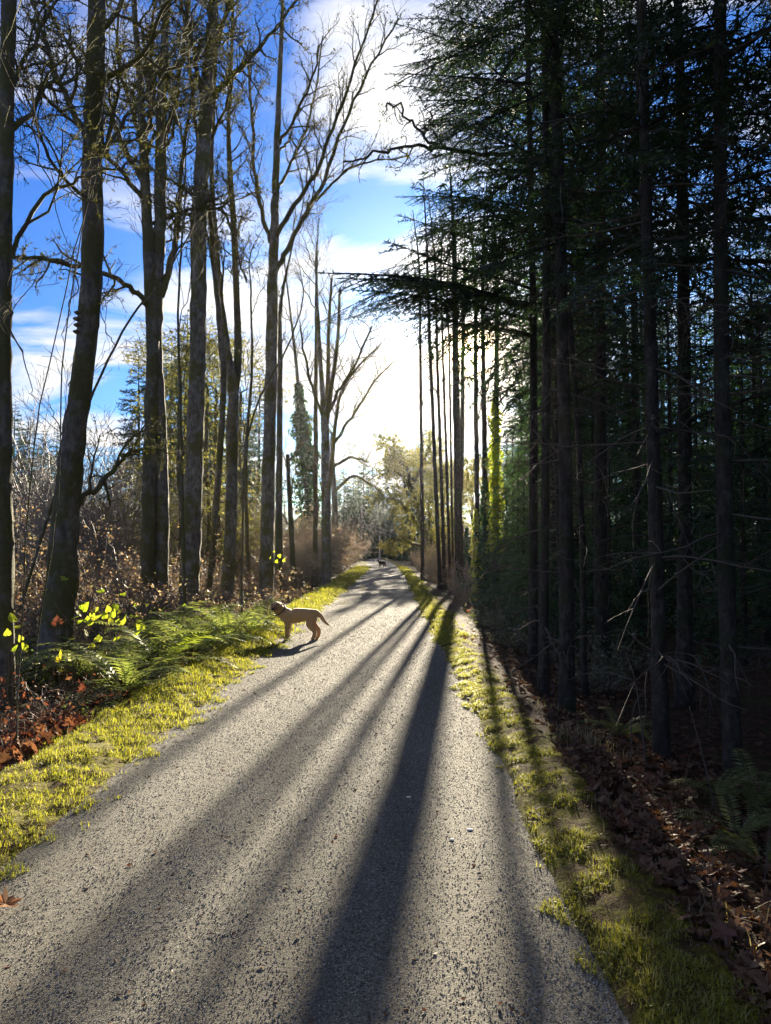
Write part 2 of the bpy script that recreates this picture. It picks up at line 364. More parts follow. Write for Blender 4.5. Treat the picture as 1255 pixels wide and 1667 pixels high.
#PART2
# ------------------------------------------------------------------ bare trees
def curve(start, d, L, n, rng, wig, up):
    pts = [np.asarray(start, float)]; d = unit(d)
    for i in range(n):
        d = unit(d + rng.normal(size=3) * wig + np.array([0, 0, up]))
        pts.append(pts[-1] + d * L / n)
    return np.array(pts)
def side_dir(t, rng, ang, upb=0.0):
    p = np.cross(t, rng.normal(size=3)); p = unit(p + np.array([0, 0, upb]))
    return unit(t * math.cos(ang) + p * math.sin(ang))
class Wood:
    """limb meshes, one mesh of fine twigs, and the places where moss sits"""
    def __init__(s, rng): s.rng = rng; s.limbs = []; s.twigs = MB(); s.spots = []
    def kids(s, mb, pts, rad, lvl, prm, t0=.2, lens=None):
        rng = s.rng; L = np.linalg.norm(np.diff(pts, axis=0), axis=1).sum(); n = len(pts)
        nk = prm['n'][lvl]; nk = max(1, int(nk * (L / prm['ref'][lvl]) + rng.uniform(0, 1)))
        T = unit(np.gradient(pts, axis=0))
        for k in range(nk):
            u = t0 + (1 - t0) * (k + rng.uniform(0, 1)) / nk
            i = min(n - 2, int(u * (n - 1))); f = u * (n - 1) - i
            p = pts[i] * (1 - f) + pts[i + 1] * f; r = rad[i] * (1 - f) + rad[i + 1] * f
            d = side_dir(T[i], rng, R(rng.uniform(*prm['ang'])), prm['upb'])
            l = prm['len'][lvl] * rng.uniform(.55, 1.25) * (1 - .45 * u)
            rr = min(r * .62, prm['rad'][lvl])
            s.grow(mb, p, d, l, rr, lvl + 1, prm)
    def grow(s, mb, p, d, l, r, lvl, prm):
        rng = s.rng; n = (7, 5, 4, 2, 2)[min(lvl, 4)]
        pts = curve(p, d, l, n, rng, prm['wig'] * (1 + .25 * lvl), prm['up'])
        rad = np.linspace(r, max(r * .32, .0028 * prm.get('tw', 1)), n + 1)
        tgt = mb if lvl <= 1 else s.twigs
        tgt.tube(pts, rad, 6 if lvl <= 1 else 3, cap=False)
        if rng.uniform() < prm['mossy'] or lvl <= 1: s.spots.append((pts, rad, lvl))
        if lvl < prm['depth']: s.kids(mb, pts, rad, lvl, prm)
    def limb(s, pts, r0, r1, prm, n=14, lvl=0, wob=.02):
        pts = resample(pts, n); pts[1:] += s.rng.normal(size=(n - 1, 3)) * wob
        rad = np.linspace(r0, r1, n); mb = MB(); mb.tube(pts, rad, 8, .05, s.rng)
        s.spots.append((pts, rad, 0)); s.kids(mb, pts, rad, lvl, prm); s.limbs.append(mb)
def tufts(spots, rng, per_m, size, around=True):
    """short blades of moss standing on branches"""
    mb = MB(); V = []
    for pts, rad, lvl in spots:
        L = np.linalg.norm(np.diff(pts, axis=0), axis=1).sum()
        k = int(L * per_m * (1, 1, .8, .6, .5)[min(lvl, 4)] * rng.uniform(.4, 1.3))
        if k < 1: continue
        u = rng.uniform(0, len(pts) - 1.001, k)
        if lvl > 0: u = np.clip(np.repeat(rng.uniform(0, len(pts) - 1.001, max(1, k // 5)), 5)[:k] + rng.normal(size=min(k, max(1, k // 5) * 5)) * .12, 0, len(pts) - 1.001)
        i = u.astype(int); f = (u - i)[:, None]
        p = pts[i] * (1 - f) + pts[i + 1] * f; r = (rad[i] * (1 - f[:, 0]) + rad[i + 1] * f[:, 0])[:, None]
        d = unit(rng.normal(size=(len(i), 3)) + np.array([0, 0, -.15])); t = unit(pts[i + 1] - pts[i])
        d = unit(d - t * (d * t).sum(1)[:, None] * .8)
        l = size * rng.uniform(.4, 1.3, (len(i), 1)); sd = unit(np.cross(d, rng.normal(size=(len(i), 3)))) * l * .28
        b = p + d * r * .8
        V.append(np.stack([b - sd, b + sd, b + d * l], 1))
    if V:
        V = np.concatenate(V); mb.add(V.reshape(-1, 3), np.arange(len(V) * 3).reshape(-1, 3))
    return mb
ALDER = dict(n=(8, 7, 4, 0), ref=(2.4, 1.1, .55), len=(1.3, .62, .30), rad=(.022, .009, .005), ang=(28, 62), upb=.35, wig=.13, up=.05, depth=3, mossy=.5, tw=1.0)
MAPLE = dict(n=(8, 7, 5, 0), ref=(2.2, 1.0, .5), len=(1.25, .62, .26), rad=(.03, .013, .007), ang=(35, 80), upb=.12, wig=.24, up=.02, depth=3, mossy=.9, tw=1.3)
FINE = dict(n=(6, 6, 4, 0), ref=(2.2, 1.0, .5), len=(1.2, .55, .3), rad=(.016, .008, .005), ang=(25, 55), upb=.4, wig=.13, up=.06, depth=3, mossy=.4, tw=1.2)

def bare_tree(label, group, D, trunk, limbs=(), auto=6, prm=ALDER, mat='alder', seed=0, extra=6.0, moss='moss', moss_n=26, top=None, name='bare_tree', autolen=(1.8, 3.4), astart=.35,
              forks=(), trunk_moss=60, msize=.05, cat='tree'):
    """trunk: (photo x, photo y, width px) from the foot up, at depth D; limbs: lists of (px, py, depth offset) with widths"""
    rng = np.random.default_rng(seed); px = D / F
    T = [P(a, b, D) for a, b, _ in trunk]; rw = [c * px / 2 * .92 for *_, c in trunk]
    f0 = T[0].copy(); zb = h(f0[0], f0[1]) - .12
    if T[0][2] > zb + .05: T.insert(0, np.array([f0[0] - (T[1][0] - f0[0]) * .05, f0[1], zb])); rw.insert(0, rw[0] * 1.18)
    else: T[0][2] = zb
    base = T[0].copy()
    if extra:                                     # the tree goes on above the frame
        d = unit(T[-1] - T[-2]); T.append(T[-1] + (d + [0, 0, .5]) * extra * .45); rw.append(rw[-1] * .72)
        T.append(T[-1] + np.array([rng.normal() * .3, rng.normal() * .3, extra * .6])); rw.append(rw[-1] * .3)
    T = np.array(T); n = max(26, int(np.linalg.norm(np.diff(T, axis=0), axis=1).sum() / .22))
    pts = resample(T, n); rad = np.interp(np.linspace(0, len(T) - 1, n), np.arange(len(T)), rw)
    fl = np.linalg.norm(pts - pts[0], axis=1); rad = rad * (1 + .55 * np.exp(-fl / .22))
    pts[2:] += rng.normal(size=(n - 2, 3)) * .006
    root = thing(name, label, cat, base, 0, group)
    rel = pts - base
    tm = MB(); tm.tube(rel, rad, 18, .075, rng); tm.build('trunk', M[mat], root)
    wd = Wood(rng)
    for L in forks:                               # second stems: full trunks that leave the main one
        q = resample(np.array([P(a, b, D + c) - base for a, b, c, _ in L]), max(14, 5 * len(L)))
        r = np.interp(np.linspace(0, len(L) - 1, len(q)), np.arange(len(L)), [e[3] * px / 2 for e in L])
        mb = MB(); mb.tube(q, r, 12, .05, rng); wd.spots.append((q, r, 0)); wd.kids(mb, q, r, 0, prm, .35); wd.limbs.append(mb)
    for L in limbs:
        q = np.array([P(a, b, D + c) - base for a, b, c, _ in L])
        r0, r1 = L[0][3] * px / 2, L[-1][3] * px / 2
        wd.limb(q, r0, r1, prm, max(10, 4 * len(L)))
    H = rel[-1][2]; tg = unit(np.gradient(rel, axis=0))
    for k in range(auto):
        u = astart + (1 - astart) * (k + rng.uniform(.1, .9)) / auto; i = min(n - 2, int(u * (n - 1)))
        az = rng.uniform(0, 6.28); el = rng.uniform(*((20, 50) if prm is MAPLE else (40, 66)))
        d = np.array([math.cos(az) * math.cos(R(el)), math.sin(az) * math.cos(R(el)), math.sin(R(el))])
        l = rng.uniform(*autolen) * (1.15 - .5 * u); r = min(rad[i] * .45, .045)
        q = curve(rel[i], d, l, 9, rng, prm['wig'] * .7, .07 if prm is not MAPLE else .0)
        wd.limb(q, r, .008, prm, 12)
    for mb in wd.limbs: mb.build('limb', M['branch' if mat != 'fir' else 'fir'], root)
    if wd.twigs.n: wd.twigs.build('twigs', M['branch'], root, kind='stuff')
    sp = [(rel, rad, 0)] * (1 if trunk_moss else 0)
    mb = tufts(wd.spots, rng, moss_n, msize)
    if trunk_moss:
        m2 = tufts([(rel[: int(n * .8)], rad[: int(n * .8)], 0)], rng, trunk_moss * 2.2, .028)
        if m2.n: mb.add(np.concatenate(m2.v), np.concatenate(m2.t))
    if mb.n: mb.build('moss', M[moss], root, smooth=False, kind='stuff')
    return root

GL = 'bare trees on the left side of the path'
bare_tree('dark mossy trunk cut off by the left edge of the picture', GL, 8.4, [(4, 1130, 40), (6, 950, 34), (6, 800, 30), (5, 600, 28), (6, 400, 28), (11, 200, 26), (14, 0, 26)],
          limbs=[[(10, 430, 0, 9), (60, 330, .3, 7), (130, 290, .5, 5), (190, 270, .8, 3)], [(12, 150, 0, 9), (60, 60, .6, 7), (120, -60, 1, 4)]],
          auto=3, prm=MAPLE, mat='maple', seed=3, astart=.62, msize=.026, moss_n=44, trunk_moss=40)
bare_tree('leaning mossy trunk with a swollen shaggy foot, second from the left edge', GL, 10.5,
          [(88, 1090, 58), (99, 960, 52), (109, 830, 46), (119, 720, 42), (136, 600, 38), (147, 480, 37), (151, 350, 36), (152, 220, 34), (155, 100, 33), (158, -10, 32)],
          limbs=[[(140, 220, 0, 12), (105, 150, .4, 10), (70, 60, .8, 8), (45, -30, 1.2, 5)], [(146, 330, 0, 7), (100, 285, -.4, 5), (60, 215, -.7, 4), (40, 150, -1, 3)],
                 [(165, 250, 0, 8), (215, 180, 1, 6), (260, 110, 1.8, 5), (330, 20, 2.6, 3)], [(112, 830, 0, 10), (150, 800, .2, 9), (185, 765, .5, 8), (205, 738, .8, 10), (226, 732, 1, 7)]],
          auto=5, prm=MAPLE, mat='maple', seed=4, astart=.6, trunk_moss=90, msize=.03, moss_n=40)
bare_tree('darker left trunk of the close pair, with a long branch bending left', GL, 17,
          [(240, 985, 26), (242, 800, 24), (246, 680, 23), (249, 560, 22), (243, 460, 20), (239, 350, 19), (234, 250, 17), (228, 130, 12), (218, 0, 9)],
          limbs=[[(244, 498, 0, 10), (215, 470, -.4, 10), (170, 446, -.8, 9), (110, 430, -1.2, 8), (60, 420, -1.6, 7), (18, 420, -1.8, 5)],
                 [(236, 300, 0, 10), (200, 235, .3, 8), (165, 160, .6, 7), (110, 70, 1, 6), (60, -20, 1.4, 4)], [(238, 330, 0, 9), (190, 270, -.6, 8), (120, 200, -1, 6), (40, 130, -1.3, 3)],
                 [(234, 240, 0, 10), (250, 150, .4, 8), (246, 60, .6, 6), (260, -40, .8, 4)], [(236, 255, 0, 8), (215, 180, 1, 7), (190, 90, 1.6, 6), (200, -20, 2, 4)]],
          auto=6, prm=MAPLE, mat='maple', seed=5, astart=.5, moss_n=34)
bare_tree('paler right trunk of the close pair, forking high up', GL, 17.2,
          [(262, 985, 26), (263, 850, 25), (260, 700, 24), (254, 560, 24), (256, 440, 23), (261, 330, 21), (262, 200, 19), (266, 100, 15), (272, -10, 12)],
          limbs=[[(262, 482, 0, 13), (278, 425, .2, 13), (289, 370, .4, 11), (292, 330, .5, 8), (300, 240, .8, 6), (318, 120, 1.2, 5)], [(262, 250, 0, 10), (285, 170, .5, 8), (300, 70, .8, 7), (310, -30, 1, 5)],
                 [(262, 200, 0, 9), (240, 120, -.5, 7), (232, 40, -.8, 5)]],
          auto=6, prm=MAPLE, mat='alder', seed=6, astart=.5, moss_n=34)
bare_tree('thick pale lichen-spotted trunk leaning slightly right, behind the ferns', GL, 17.5,
          [(306, 990, 36), (311, 880, 33), (317, 740, 31), (321, 600, 29), (323, 470, 28), (325, 330, 27), (333, 200, 26), (341, 90, 20), (349, -20, 15)],
          limbs=[[(341, 165, 0, 12), (372, 128, .2, 11), (402, 100, .4, 9), (440, 55, .6, 7), (490, -10, .8, 4)], [(338, 120, 0, 11), (362, 40, .5, 9), (385, -40, .8, 6)],
                 [(326, 345, 0, 6), (352, 340, .3, 5), (370, 352, .4, 5), (385, 400, .5, 4), (400, 460, .6, 3)], [(334, 170, 0, 9), (315, 90, -.4, 8), (300, 0, -.8, 6)]],
          auto=6, prm=MAPLE, mat='alder', seed=7, astart=.5)
bare_tree('slender crooked stem between the thick pale trunk and the forked trunk', GL, 18,
          [(338, 985, 11), (346, 900, 11), (353, 800, 11), (361, 690, 11), (364, 620, 11), (357, 520, 10), (347, 420, 9), (340, 330, 8), (318, 200, 7)],
          auto=4, prm=ALDER, mat='maple', seed=8, astart=.55, autolen=(1, 2), extra=4)
bare_tree('alder trunk forking into two stems at mid height', GL, 18.5,
          [(368, 990, 24), (373, 900, 22), (377, 800, 21), (379, 700, 21), (379, 640, 19), (368, 560, 13), (358, 480, 12), (352, 400, 10), (345, 280, 8), (350, 100, 6)],
          forks=[[(379, 660, 0, 15), (387, 590, .2, 13), (385, 480, .3, 11), (380, 360, .5, 10), (372, 220, .7, 8), (378, 60, .9, 6), (380, -60, 1, 4)]],
          auto=5, prm=ALDER, mat='alder', seed=9, astart=.5, extra=3)
bare_tree('straight alder with long ascending branches nearest the path behind the dog', GL, 20,
          [(433, 975, 26), (436, 860, 24), (438, 740, 23), (441, 620, 22), (443, 500, 20), (446, 400, 17), (449, 300, 13), (453, 180, 10), (458, 60, 8), (461, -40, 6)],
          limbs=[[(447, 445, 0, 10), (470, 400, .2, 9.5), (500, 345, .4, 8.5), (530, 285, .6, 7.5), (560, 205, .8, 6), (600, 115, 1, 5), (650, 30, 1.2, 3)],
                 [(447, 392, 0, 9), (475, 340, -.3, 8), (512, 285, -.5, 7), (540, 215, -.7, 6), (570, 130, -1, 5), (600, 40, -1.2, 4), (630, -40, -1.4, 2)],
                 [(440, 395, 0, 8), (424, 335, .2, 7), (413, 270, .3, 6), (408, 170, .4, 5), (402, 90, .5, 4)],
                 [(452, 310, 0, 6), (470, 275, .5, 5.5), (492, 230, .7, 5), (510, 170, 1, 4), (525, 60, 1.2, 2.5)],
                 [(455, 235, 0, 6), (480, 190, -.4, 5), (505, 140, -.7, 4), (522, 75, -.9, 3)],
                 [(514, 328, .5, 5), (560, 280, .3, 4), (610, 262, .1, 3.5), (665, 258, 0, 2)]],
          auto=3, prm=ALDER, mat='alder', seed=10, astart=.6, moss_n=14, autolen=(1.2, 2.2), extra=4)
bare_tree('grey alder with a crown of many stems beside the ivy column', GL, 31,
          [(531, 935, 17), (531, 850, 16), (530, 760, 16), (529, 690, 15), (525, 640, 9), (520, 560, 7), (516, 480, 5)],
          forks=[[(530, 700, 0, 9), (534, 620, .3, 8), (535, 540, .5, 6), (540, 450, .7, 4)], [(531, 690, 0, 9), (541, 620, -.3, 7), (550, 550, -.4, 6), (553, 470, -.6, 4)],
                 [(532, 820, 0, 8), (541, 745, .3, 7), (546, 690, .5, 6), (555, 640, .7, 5), (580, 600, 1, 4), (620, 560, 1.4, 2)]],
          limbs=[[(545, 720, .4, 6), (565, 690, .5, 5), (590, 655, .7, 4.5), (606, 625, .9, 4), (640, 590, 1.2, 2)], [(529, 690, 0, 6), (512, 640, -.3, 5), (498, 590, -.5, 4), (488, 530, -.8, 3)],
                 [(532, 680, 0, 6), (555, 630, 0, 5), (580, 590, -.3, 4), (605, 530, -.5, 3)]],
          auto=5, prm=ALDER, mat='alder', seed=11, astart=.7, moss_n=8, autolen=(1.5, 3), extra=2, trunk_moss=20)
for (x0, x1, yb, yt, wd_, D, sd, lab) in ((513, 515, 925, 520, 9, 32, 12, 'thin straight stem touching the many-stemmed alder'), (453, 456, 960, 590, 13, 26, 13, 'narrow trunk just right of the straight alder'),
                                        (478, 468, 940, 740, 10, 27, 14, 'short broken stem with a hooked top left of the ivy column')):
    bare_tree(lab, GL, D, [(x0, yb, wd_), ((x0 + x1) / 2, (yb + yt) / 2, wd_ * .9), (x1, yt, wd_ * .7)], auto=4, seed=sd, prm=FINE, mat='maple', astart=.6, moss_n=8, autolen=(1, 2), extra=0 if sd == 14 else 3, trunk_moss=20)

GS = 'thin saplings and whips on the left'
for i, (D, tr) in enumerate(((6.2, [(28, 1180, 2.6), (52, 760, 2.4), (120, 420, 2.2), (190, 200, 2), (320, 10, 1.6)]), (13, [(30, 1000, 6), (120, 720, 5), (200, 540, 4), (280, 430, 3)]), (9, [(60, 1050, 3), (95, 800, 2.6), (105, 560, 2.4), (165, 180, 2)]),
                             (14, [(300, 960, 5), (295, 700, 5), (290, 500, 4), (300, 330, 3)]), (22, [(405, 960, 6), (400, 760, 6), (410, 600, 5), (408, 470, 3)]), (15, [(395, 900, 4), (405, 700, 4), (470, 560, 3)]))):
    bare_tree(('thin whip crossing in front of the leaning trunk towards the upper right', 'thin sapling leaning right between the leaning trunk and the close pair', 'slim upright whip just left of the leaning trunk', 'thin sapling between the close pair and the thick pale trunk', 'thin sapling just left of the straight alder', 'slender whip leaning towards the straight alder')[i], GS, D, tr, auto=6, prm=FINE, mat='maple', seed=40 + i, extra=1.5, moss_n=0, trunk_moss=0, astart=.3, autolen=(.7, 1.7), name='sapling')

GR = 'tall thin bare trunks in front of the sun'
RT = [((688, 940), (684, 560), 6, 36, 'mossy tapering trunk at the left end of the row below the sun'), ((716, 950), (699, 545), 7, 31, 'slim trunk below the sun, second in its row'),
      ((724, 955), (711, 560), 6, 32, 'very slim trunk just right of the slim second one'), ((733, 955), (721, 575), 5, 30, 'thin straight trunk left of the thick double trunk'),
      ((748, 962), (741, 540), 14, 29, 'thick double trunk right below the sun'), ((778, 965), (774, 590), 9, 27, 'dark trunk with ivy at its right side below the sun'),
      ((792, 975), (787, 600), 10, 25, 'stout trunk at the edge of the dark conifers'), ((806, 985), (808, 620), 11, 24, 'trunk with bright ivy leaves beside it'), ((738, 958), (731, 560), 4, 33, 'pencil-thin trunk touching the thick double trunk')]
for i, (a, b, wd_, D, lab) in enumerate(RT):
    k = 3 if wd_ > 6 else 2
    tr = [(a[0], a[1], wd_ * 1.15), (a[0] * .7 + b[0] * .3, a[1] * .7 + b[1] * .3, wd_), (a[0] * .3 + b[0] * .7, a[1] * .3 + b[1] * .7, wd_ * .9), (b[0], b[1], wd_ * .8)]
    fk = [[(748, 800, 0, 11), (752, 720, .2, 8), (753, 640, .3, 7), (754, 540, .4, 6), (757, 420, .5, 4)]] if i == 4 else []
    bare_tree(lab, GR, D, tr, auto=5, prm=FINE, mat='fir', seed=60 + i, extra=5, moss_n=8, trunk_moss=26, astart=.5, autolen=(.8, 2.0), forks=fk, msize=.07)
bare_tree('mossy branch reaching over the path out of the dark conifers', None, 9.6, [(952, 1110, 11), (945, 800, 10), (925, 500, 10), (890, 250, 8), (885, 100, 6)],
          limbs=[[(890, 266, 0, 8), (820, 252, 0, 8), (760, 246, -.2, 7), (705, 239, -.3, 6.5), (660, 240, -.4, 5.5), (610, 250, -.5, 4.5), (560, 263, -.6, 3)],
                 [(712, 238, -.3, 5), (680, 210, 0, 4.5), (655, 180, .2, 4), (628, 168, .3, 3)], [(725, 240, -.3, 4), (705, 210, -.5, 3), (698, 180, -.6, 2.5)]],
          auto=2, prm=dict(MAPLE, len=(.55, .28, .16), rad=(.012, .007, .004)), mat='fir', trunk_moss=0, seed=80, astart=.7, extra=2, moss_n=40, name='bare_tree', autolen=(.8, 1.4), msize=.03)

# ------------------------------------------------------------------ conifers
def spray(rng, L, step, nl, nw, twl, twstep, droop=.12, start=.18, hang=(-.28, .05), fluff=.3):
    """one flat conifer branch along +x: woody ribs (tubes) and needle blades; returns wood MB and needle vertices"""
    wood = MB(); V = []
    n = 9; u = np.linspace(0, 1, n)
    rp = np.stack([u * L, .05 * L * np.sin(u * 5 + rng.uniform(0, 6)) * u, -droop * L * u ** 1.7], 1)
    wood.tube(rp, np.linspace(.016, .003, n) * (L / 2) ** .7, 4, cap=False)
    ribs = [(rp, start)]
    xs_ = np.arange(start, .98, twstep / L)
    for i, x in enumerate(xs_):
        sgn = 1 if i % 2 else -1; k = min(n - 2, int(x * (n - 1))); f = x * (n - 1) - k
        p = rp[k] * (1 - f) + rp[k + 1] * f; l = twl * (math.sin(math.pi * min(1, .18 + x * .86)) ** .8) * rng.uniform(.6, 1.2)
        if l < .04: continue
        a = R(rng.uniform(42, 62)) * sgn; d = np.array([math.cos(a), math.sin(a), rng.uniform(*hang)])
        q = np.array([p + d * l * s + np.array([.12 * l * s * s, 0, -.18 * l * s * s]) for s in (0, .5, 1)])
        wood.tube(q, np.linspace(.005, .002, 3) * (L / 2) ** .5, 3, cap=False); ribs.append((q, .08))
        if l > .28 and nl < .12:
            for s in (.35, .6):
                for g in (-1, 1):
                    b = q[0] * (1 - s) + q[2] * s; e = b + rotm(0, 0, g * R(48)) @ unit(d) * l * .38
                    ribs.append((np.array([b, (b + e) / 2 + [0, 0, .005], e]), .1))
    for q, s0 in ribs:
        Lq = np.linalg.norm(np.diff(q, axis=0), axis=1).sum(); k = int(Lq * (1 - s0) / step)
        if k < 1: continue
        t = s0 + (1 - s0) * (np.arange(k) + rng.uniform(0, 1, k)) / k; ii = np.minimum((t * (len(q) - 1)).astype(int), len(q) - 2); f = (t * (len(q) - 1) - ii)[:, None]
        p = q[ii] * (1 - f) + q[ii + 1] * f; T = unit(q[ii + 1] - q[ii])
        lat = unit(np.cross(T, [0, 0, 1.0]))
        for g in (-1, 1):
            d = unit(T * .65 + lat * g * .8 + rng.normal(size=(k, 3)) * fluff); l = nl * rng.uniform(.6, 1.25, (k, 1))
            sd = unit(np.cross(d, np.array([0, 0, 1.0]) + rng.normal(size=(k, 3)) * .5)) * nw * .5
            V.append(np.stack([p - sd, p + sd, p + d * l], 1))
    return wood, np.concatenate(V).reshape(-1, 3)
rngT = np.random.default_rng(500)
HI = [spray(rngT, 2.0, .028, .058, .012, .50, .062, droop=rngT.uniform(.05, .2), hang=(-.55, .15)) for _ in range(5)]
LO = [spray(rngT, 2.0, .075, .15, .034, .55, .12, droop=rngT.uniform(.08, .26), hang=(-1.1, .2), fluff=.45) for _ in range(5)]
FAR = [spray(rngT, 2.0, .10, .30, .11, .65, .18, droop=rngT.uniform(.1, .3), hang=(-1.0, .2), fluff=.5) for _ in range(3)]
def place_spray(wmb, nv, sp, p, az, pitch, sc, roll=0.0):
    wood, V = sp; m = rotm(0, -pitch, az) @ rotm(roll, 0, 0) * sc
    for a in wood.v: pass
    wv = np.concatenate(wood.v) @ m.T + p; wmb.add(wv, None, np.concatenate(wood.q)); nv.append(V @ m.T + p)
def conifer_parts(seed, H, cb, bl, nb, temps, rb, dead=20, low=None, shape=.75, deadlen=(.5, 1.5)):
    """trunk, dead branches, boughs, needles, as builders; H height, cb crown base, bl longest branch"""
    rng = np.random.default_rng(seed)
    n = int(H / .4) + 6; z = np.linspace(-.15, H, n); a, b = rng.uniform(0, 6.3, 2)
    pts = np.stack([.05 * np.sin(z * .35 + a), .05 * np.sin(z * .31 + b), z], 1); rad = rb * (1 - z.clip(0) / H) ** .8 * (1 + .3 * np.exp(-z.clip(0) / .3)) + .008
    tr = MB(); tr.tube(pts, rad, 14, .06, rng)
    wmb = MB(); nv = []
    for k in range(nb):
        u = (k + rng.uniform(0, 1)) / nb; zz = cb + (H - cb - .2) * u
        L = bl * (min(1, .55 + u * 2.2) if cb > 1.5 else 1) * (1 - u) ** shape * rng.uniform(.65, 1.15) + .25
        az = k * 2.4 + rng.uniform(-.5, .5); p = np.array([np.interp(zz, z, pts[:, 0]), np.interp(zz, z, pts[:, 1]), zz])
        place_spray(wmb, nv, temps[rng.integers(len(temps))], p, az, R(rng.uniform(-26, 14) + 34 * u * u), L / 2, rng.uniform(-.6, .6))
    dm = MB()
    for k in range(dead):
        zz = rng.uniform(.6, cb + (H - cb) * .25); az = rng.uniform(0, 6.28); p = np.array([np.interp(zz, z, pts[:, 0]), np.interp(zz, z, pts[:, 1]), zz])
        d = np.array([math.cos(az), math.sin(az), rng.uniform(-.35, .15)]); l = rng.uniform(*deadlen)
        q = curve(p, d, l, 6, rng, .12, -.03); dm.tube(q, np.linspace(.011, .003, 7), 4, cap=False)
        for j in range(rng.integers(3, 8)):
            i = rng.integers(1, 6); dd = side_dir(unit(q[i + 1] - q[i] if i < 6 else d), rng, R(rng.uniform(30, 70)))
            qq = curve(q[i], dd, l * rng.uniform(.15, .45), 3, rng, .2, -.05); dm.tube(qq, np.linspace(.005, .002, 4), 3, cap=False)
    nm = MB()
    if nv:
        v = np.concatenate(nv); nm.add(v, np.arange(len(v)).reshape(-1, 3))
    return tr, dm, wmb, nm
def conifer(name, label, loc, parts, needle='needle', rotz=0., group=None, sc=1.):
    root = thing(name, label, 'tree', loc, rotz, group, (sc, sc, sc))
    tr, dm, wmb, nm = parts
    tr.build('trunk', M['fir'], root)
    if dm.n: dm.build('dead_branches', M['deadwood'], root, kind='stuff')
    if wmb.n: wmb.build('boughs', M['fir'], root, kind='stuff')
    if nm.n: nm.build('needles', M[needle], root, smooth=False, kind='stuff')
    return root
# the near row right of the path
GN = 'conifers nearest the path on the right'
def near_conifer(label, foot, D, seed, H, cb, bl, nb, wpx, temps=HI, rotz=0., **kw):
    g = P(foot[0], foot[1], D); loc = (g[0], g[1], h(g[0], g[1]))
    return conifer('conifer', label, loc, conifer_parts(seed, H, cb, bl, nb, temps, wpx * D / F / 2 * .92, **kw), group=GN, rotz=rotz)
near_conifer('slender conifer trunk standing closest to the path edge, left of its thicker twin', (888, 1140), 8.3, 101, 13, 5.0, 1.9, 46, 15, dead=26, deadlen=(.3, .9))
near_conifer('thicker twin conifer trunk close behind the path edge', (915, 1160), 7.9, 102, 15, 4.0, 2.1, 58, 24, dead=26, deadlen=(.3, 1.0))
near_conifer('straight conifer with whorls of bare dead twigs in the middle of the dark wood', (1071, 1200), 6.6, 103, 14, 4.3, 1.9, 40, 24, dead=44, deadlen=(.5, 1.5))
near_conifer('dark conifer trunk before the pale gap in the wood', (1118, 1100), 9.2, 104, 15, 5.0, 2.2, 50, 26, dead=44, temps=LO, deadlen=(.5, 1.6))
near_conifer('thick dark conifer trunk near the right edge of the picture', (1200, 1220), 6.4, 105, 16, 3.6, 2.2, 54, 28, dead=36, deadlen=(.5, 1.6))
near_conifer('conifer whose long low bough hangs over the path', (868, 1080), 11.5, 106, 15, 6.0, 2.5, 46, 15, temps=HI, dead=22, deadlen=(.4, 1.2))
near_conifer('heavy dark conifer trunk high in the middle of the wood', (985, 1090), 12.5, 107, 17, 5.0, 3.3, 66, 24, temps=LO, dead=30)
# long boughs over the path, each rising from the conifers behind
BW, BV = MB(), []
rb_ = np.random.default_rng(77)
bough_root = [o for o in COL.objects if o.get('label', '').startswith('conifer whose long low bough')][0]
bl_ = np.array(bough_root.location)
for (px, py, D, tx, ty, tD) in ((868, 500, 11.5, 540, 430, 8.6), (868, 470, 11.5, 605, 400, 9.2), (868, 520, 11.5, 580, 475, 9.8), (868, 545, 11.5, 650, 528, 9.4), (868, 420, 11.5, 640, 362, 10.4), (868, 340, 11.5, 655, 300, 10.2),
                                (868, 250, 11.5, 690, 200, 10.6), (868, 150, 11.5, 640, 60, 9.8), (868, 120, 11.5, 690, 130, 10.2), (868, 60, 11.5, 690, 20, 10.5), (868, 300, 11.5, 705, 265, 10.2), (868, 548, 11.5, 735, 535, 10.9),
                                (868, 200, 11.5, 695, 165, 9.4), (868, 380, 11.5, 680, 335, 9.6), (868, 90, 11.5, 665, 75, 10.9), (868, 505, 11.5, 565, 448, 9.2), (868, 495, 11.5, 635, 462, 9.9)):
    a, b = P(px, py, D), P(tx, ty, tD); a[0] = bl_[0]; a[1] = bl_[1]; d = b - a; L = np.linalg.norm(d); sp = HI[rb_.integers(5)]
    az = math.atan2(d[1], d[0]); pit = math.asin(d[2] / L) + rb_.uniform(.06, .16)
    place_spray(BW, BV, sp, a - bl_, az, pit, L / 2, rb_.uniform(-.25, .25))
    for s in (.45, .65):                                  # side boughs
        p = a + d * s; g = rb_.choice([-1, 1]); place_spray(BW, BV, HI[rb_.integers(5)], p - bl_ + [0, 0, .04], az + g * rb_.uniform(.5, .8), pit - rb_.uniform(.0, .45), L / 2 * rb_.uniform(.25, .42), rb_.uniform(-.3, .3))
BW.build('bough', M['fir'], bough_root, kind='stuff'); v = np.concatenate(BV); nm = MB(); nm.add(v, np.arange(len(v)).reshape(-1, 3)); nm.build('needles', M['needle'], bough_root, smooth=False, kind='stuff')

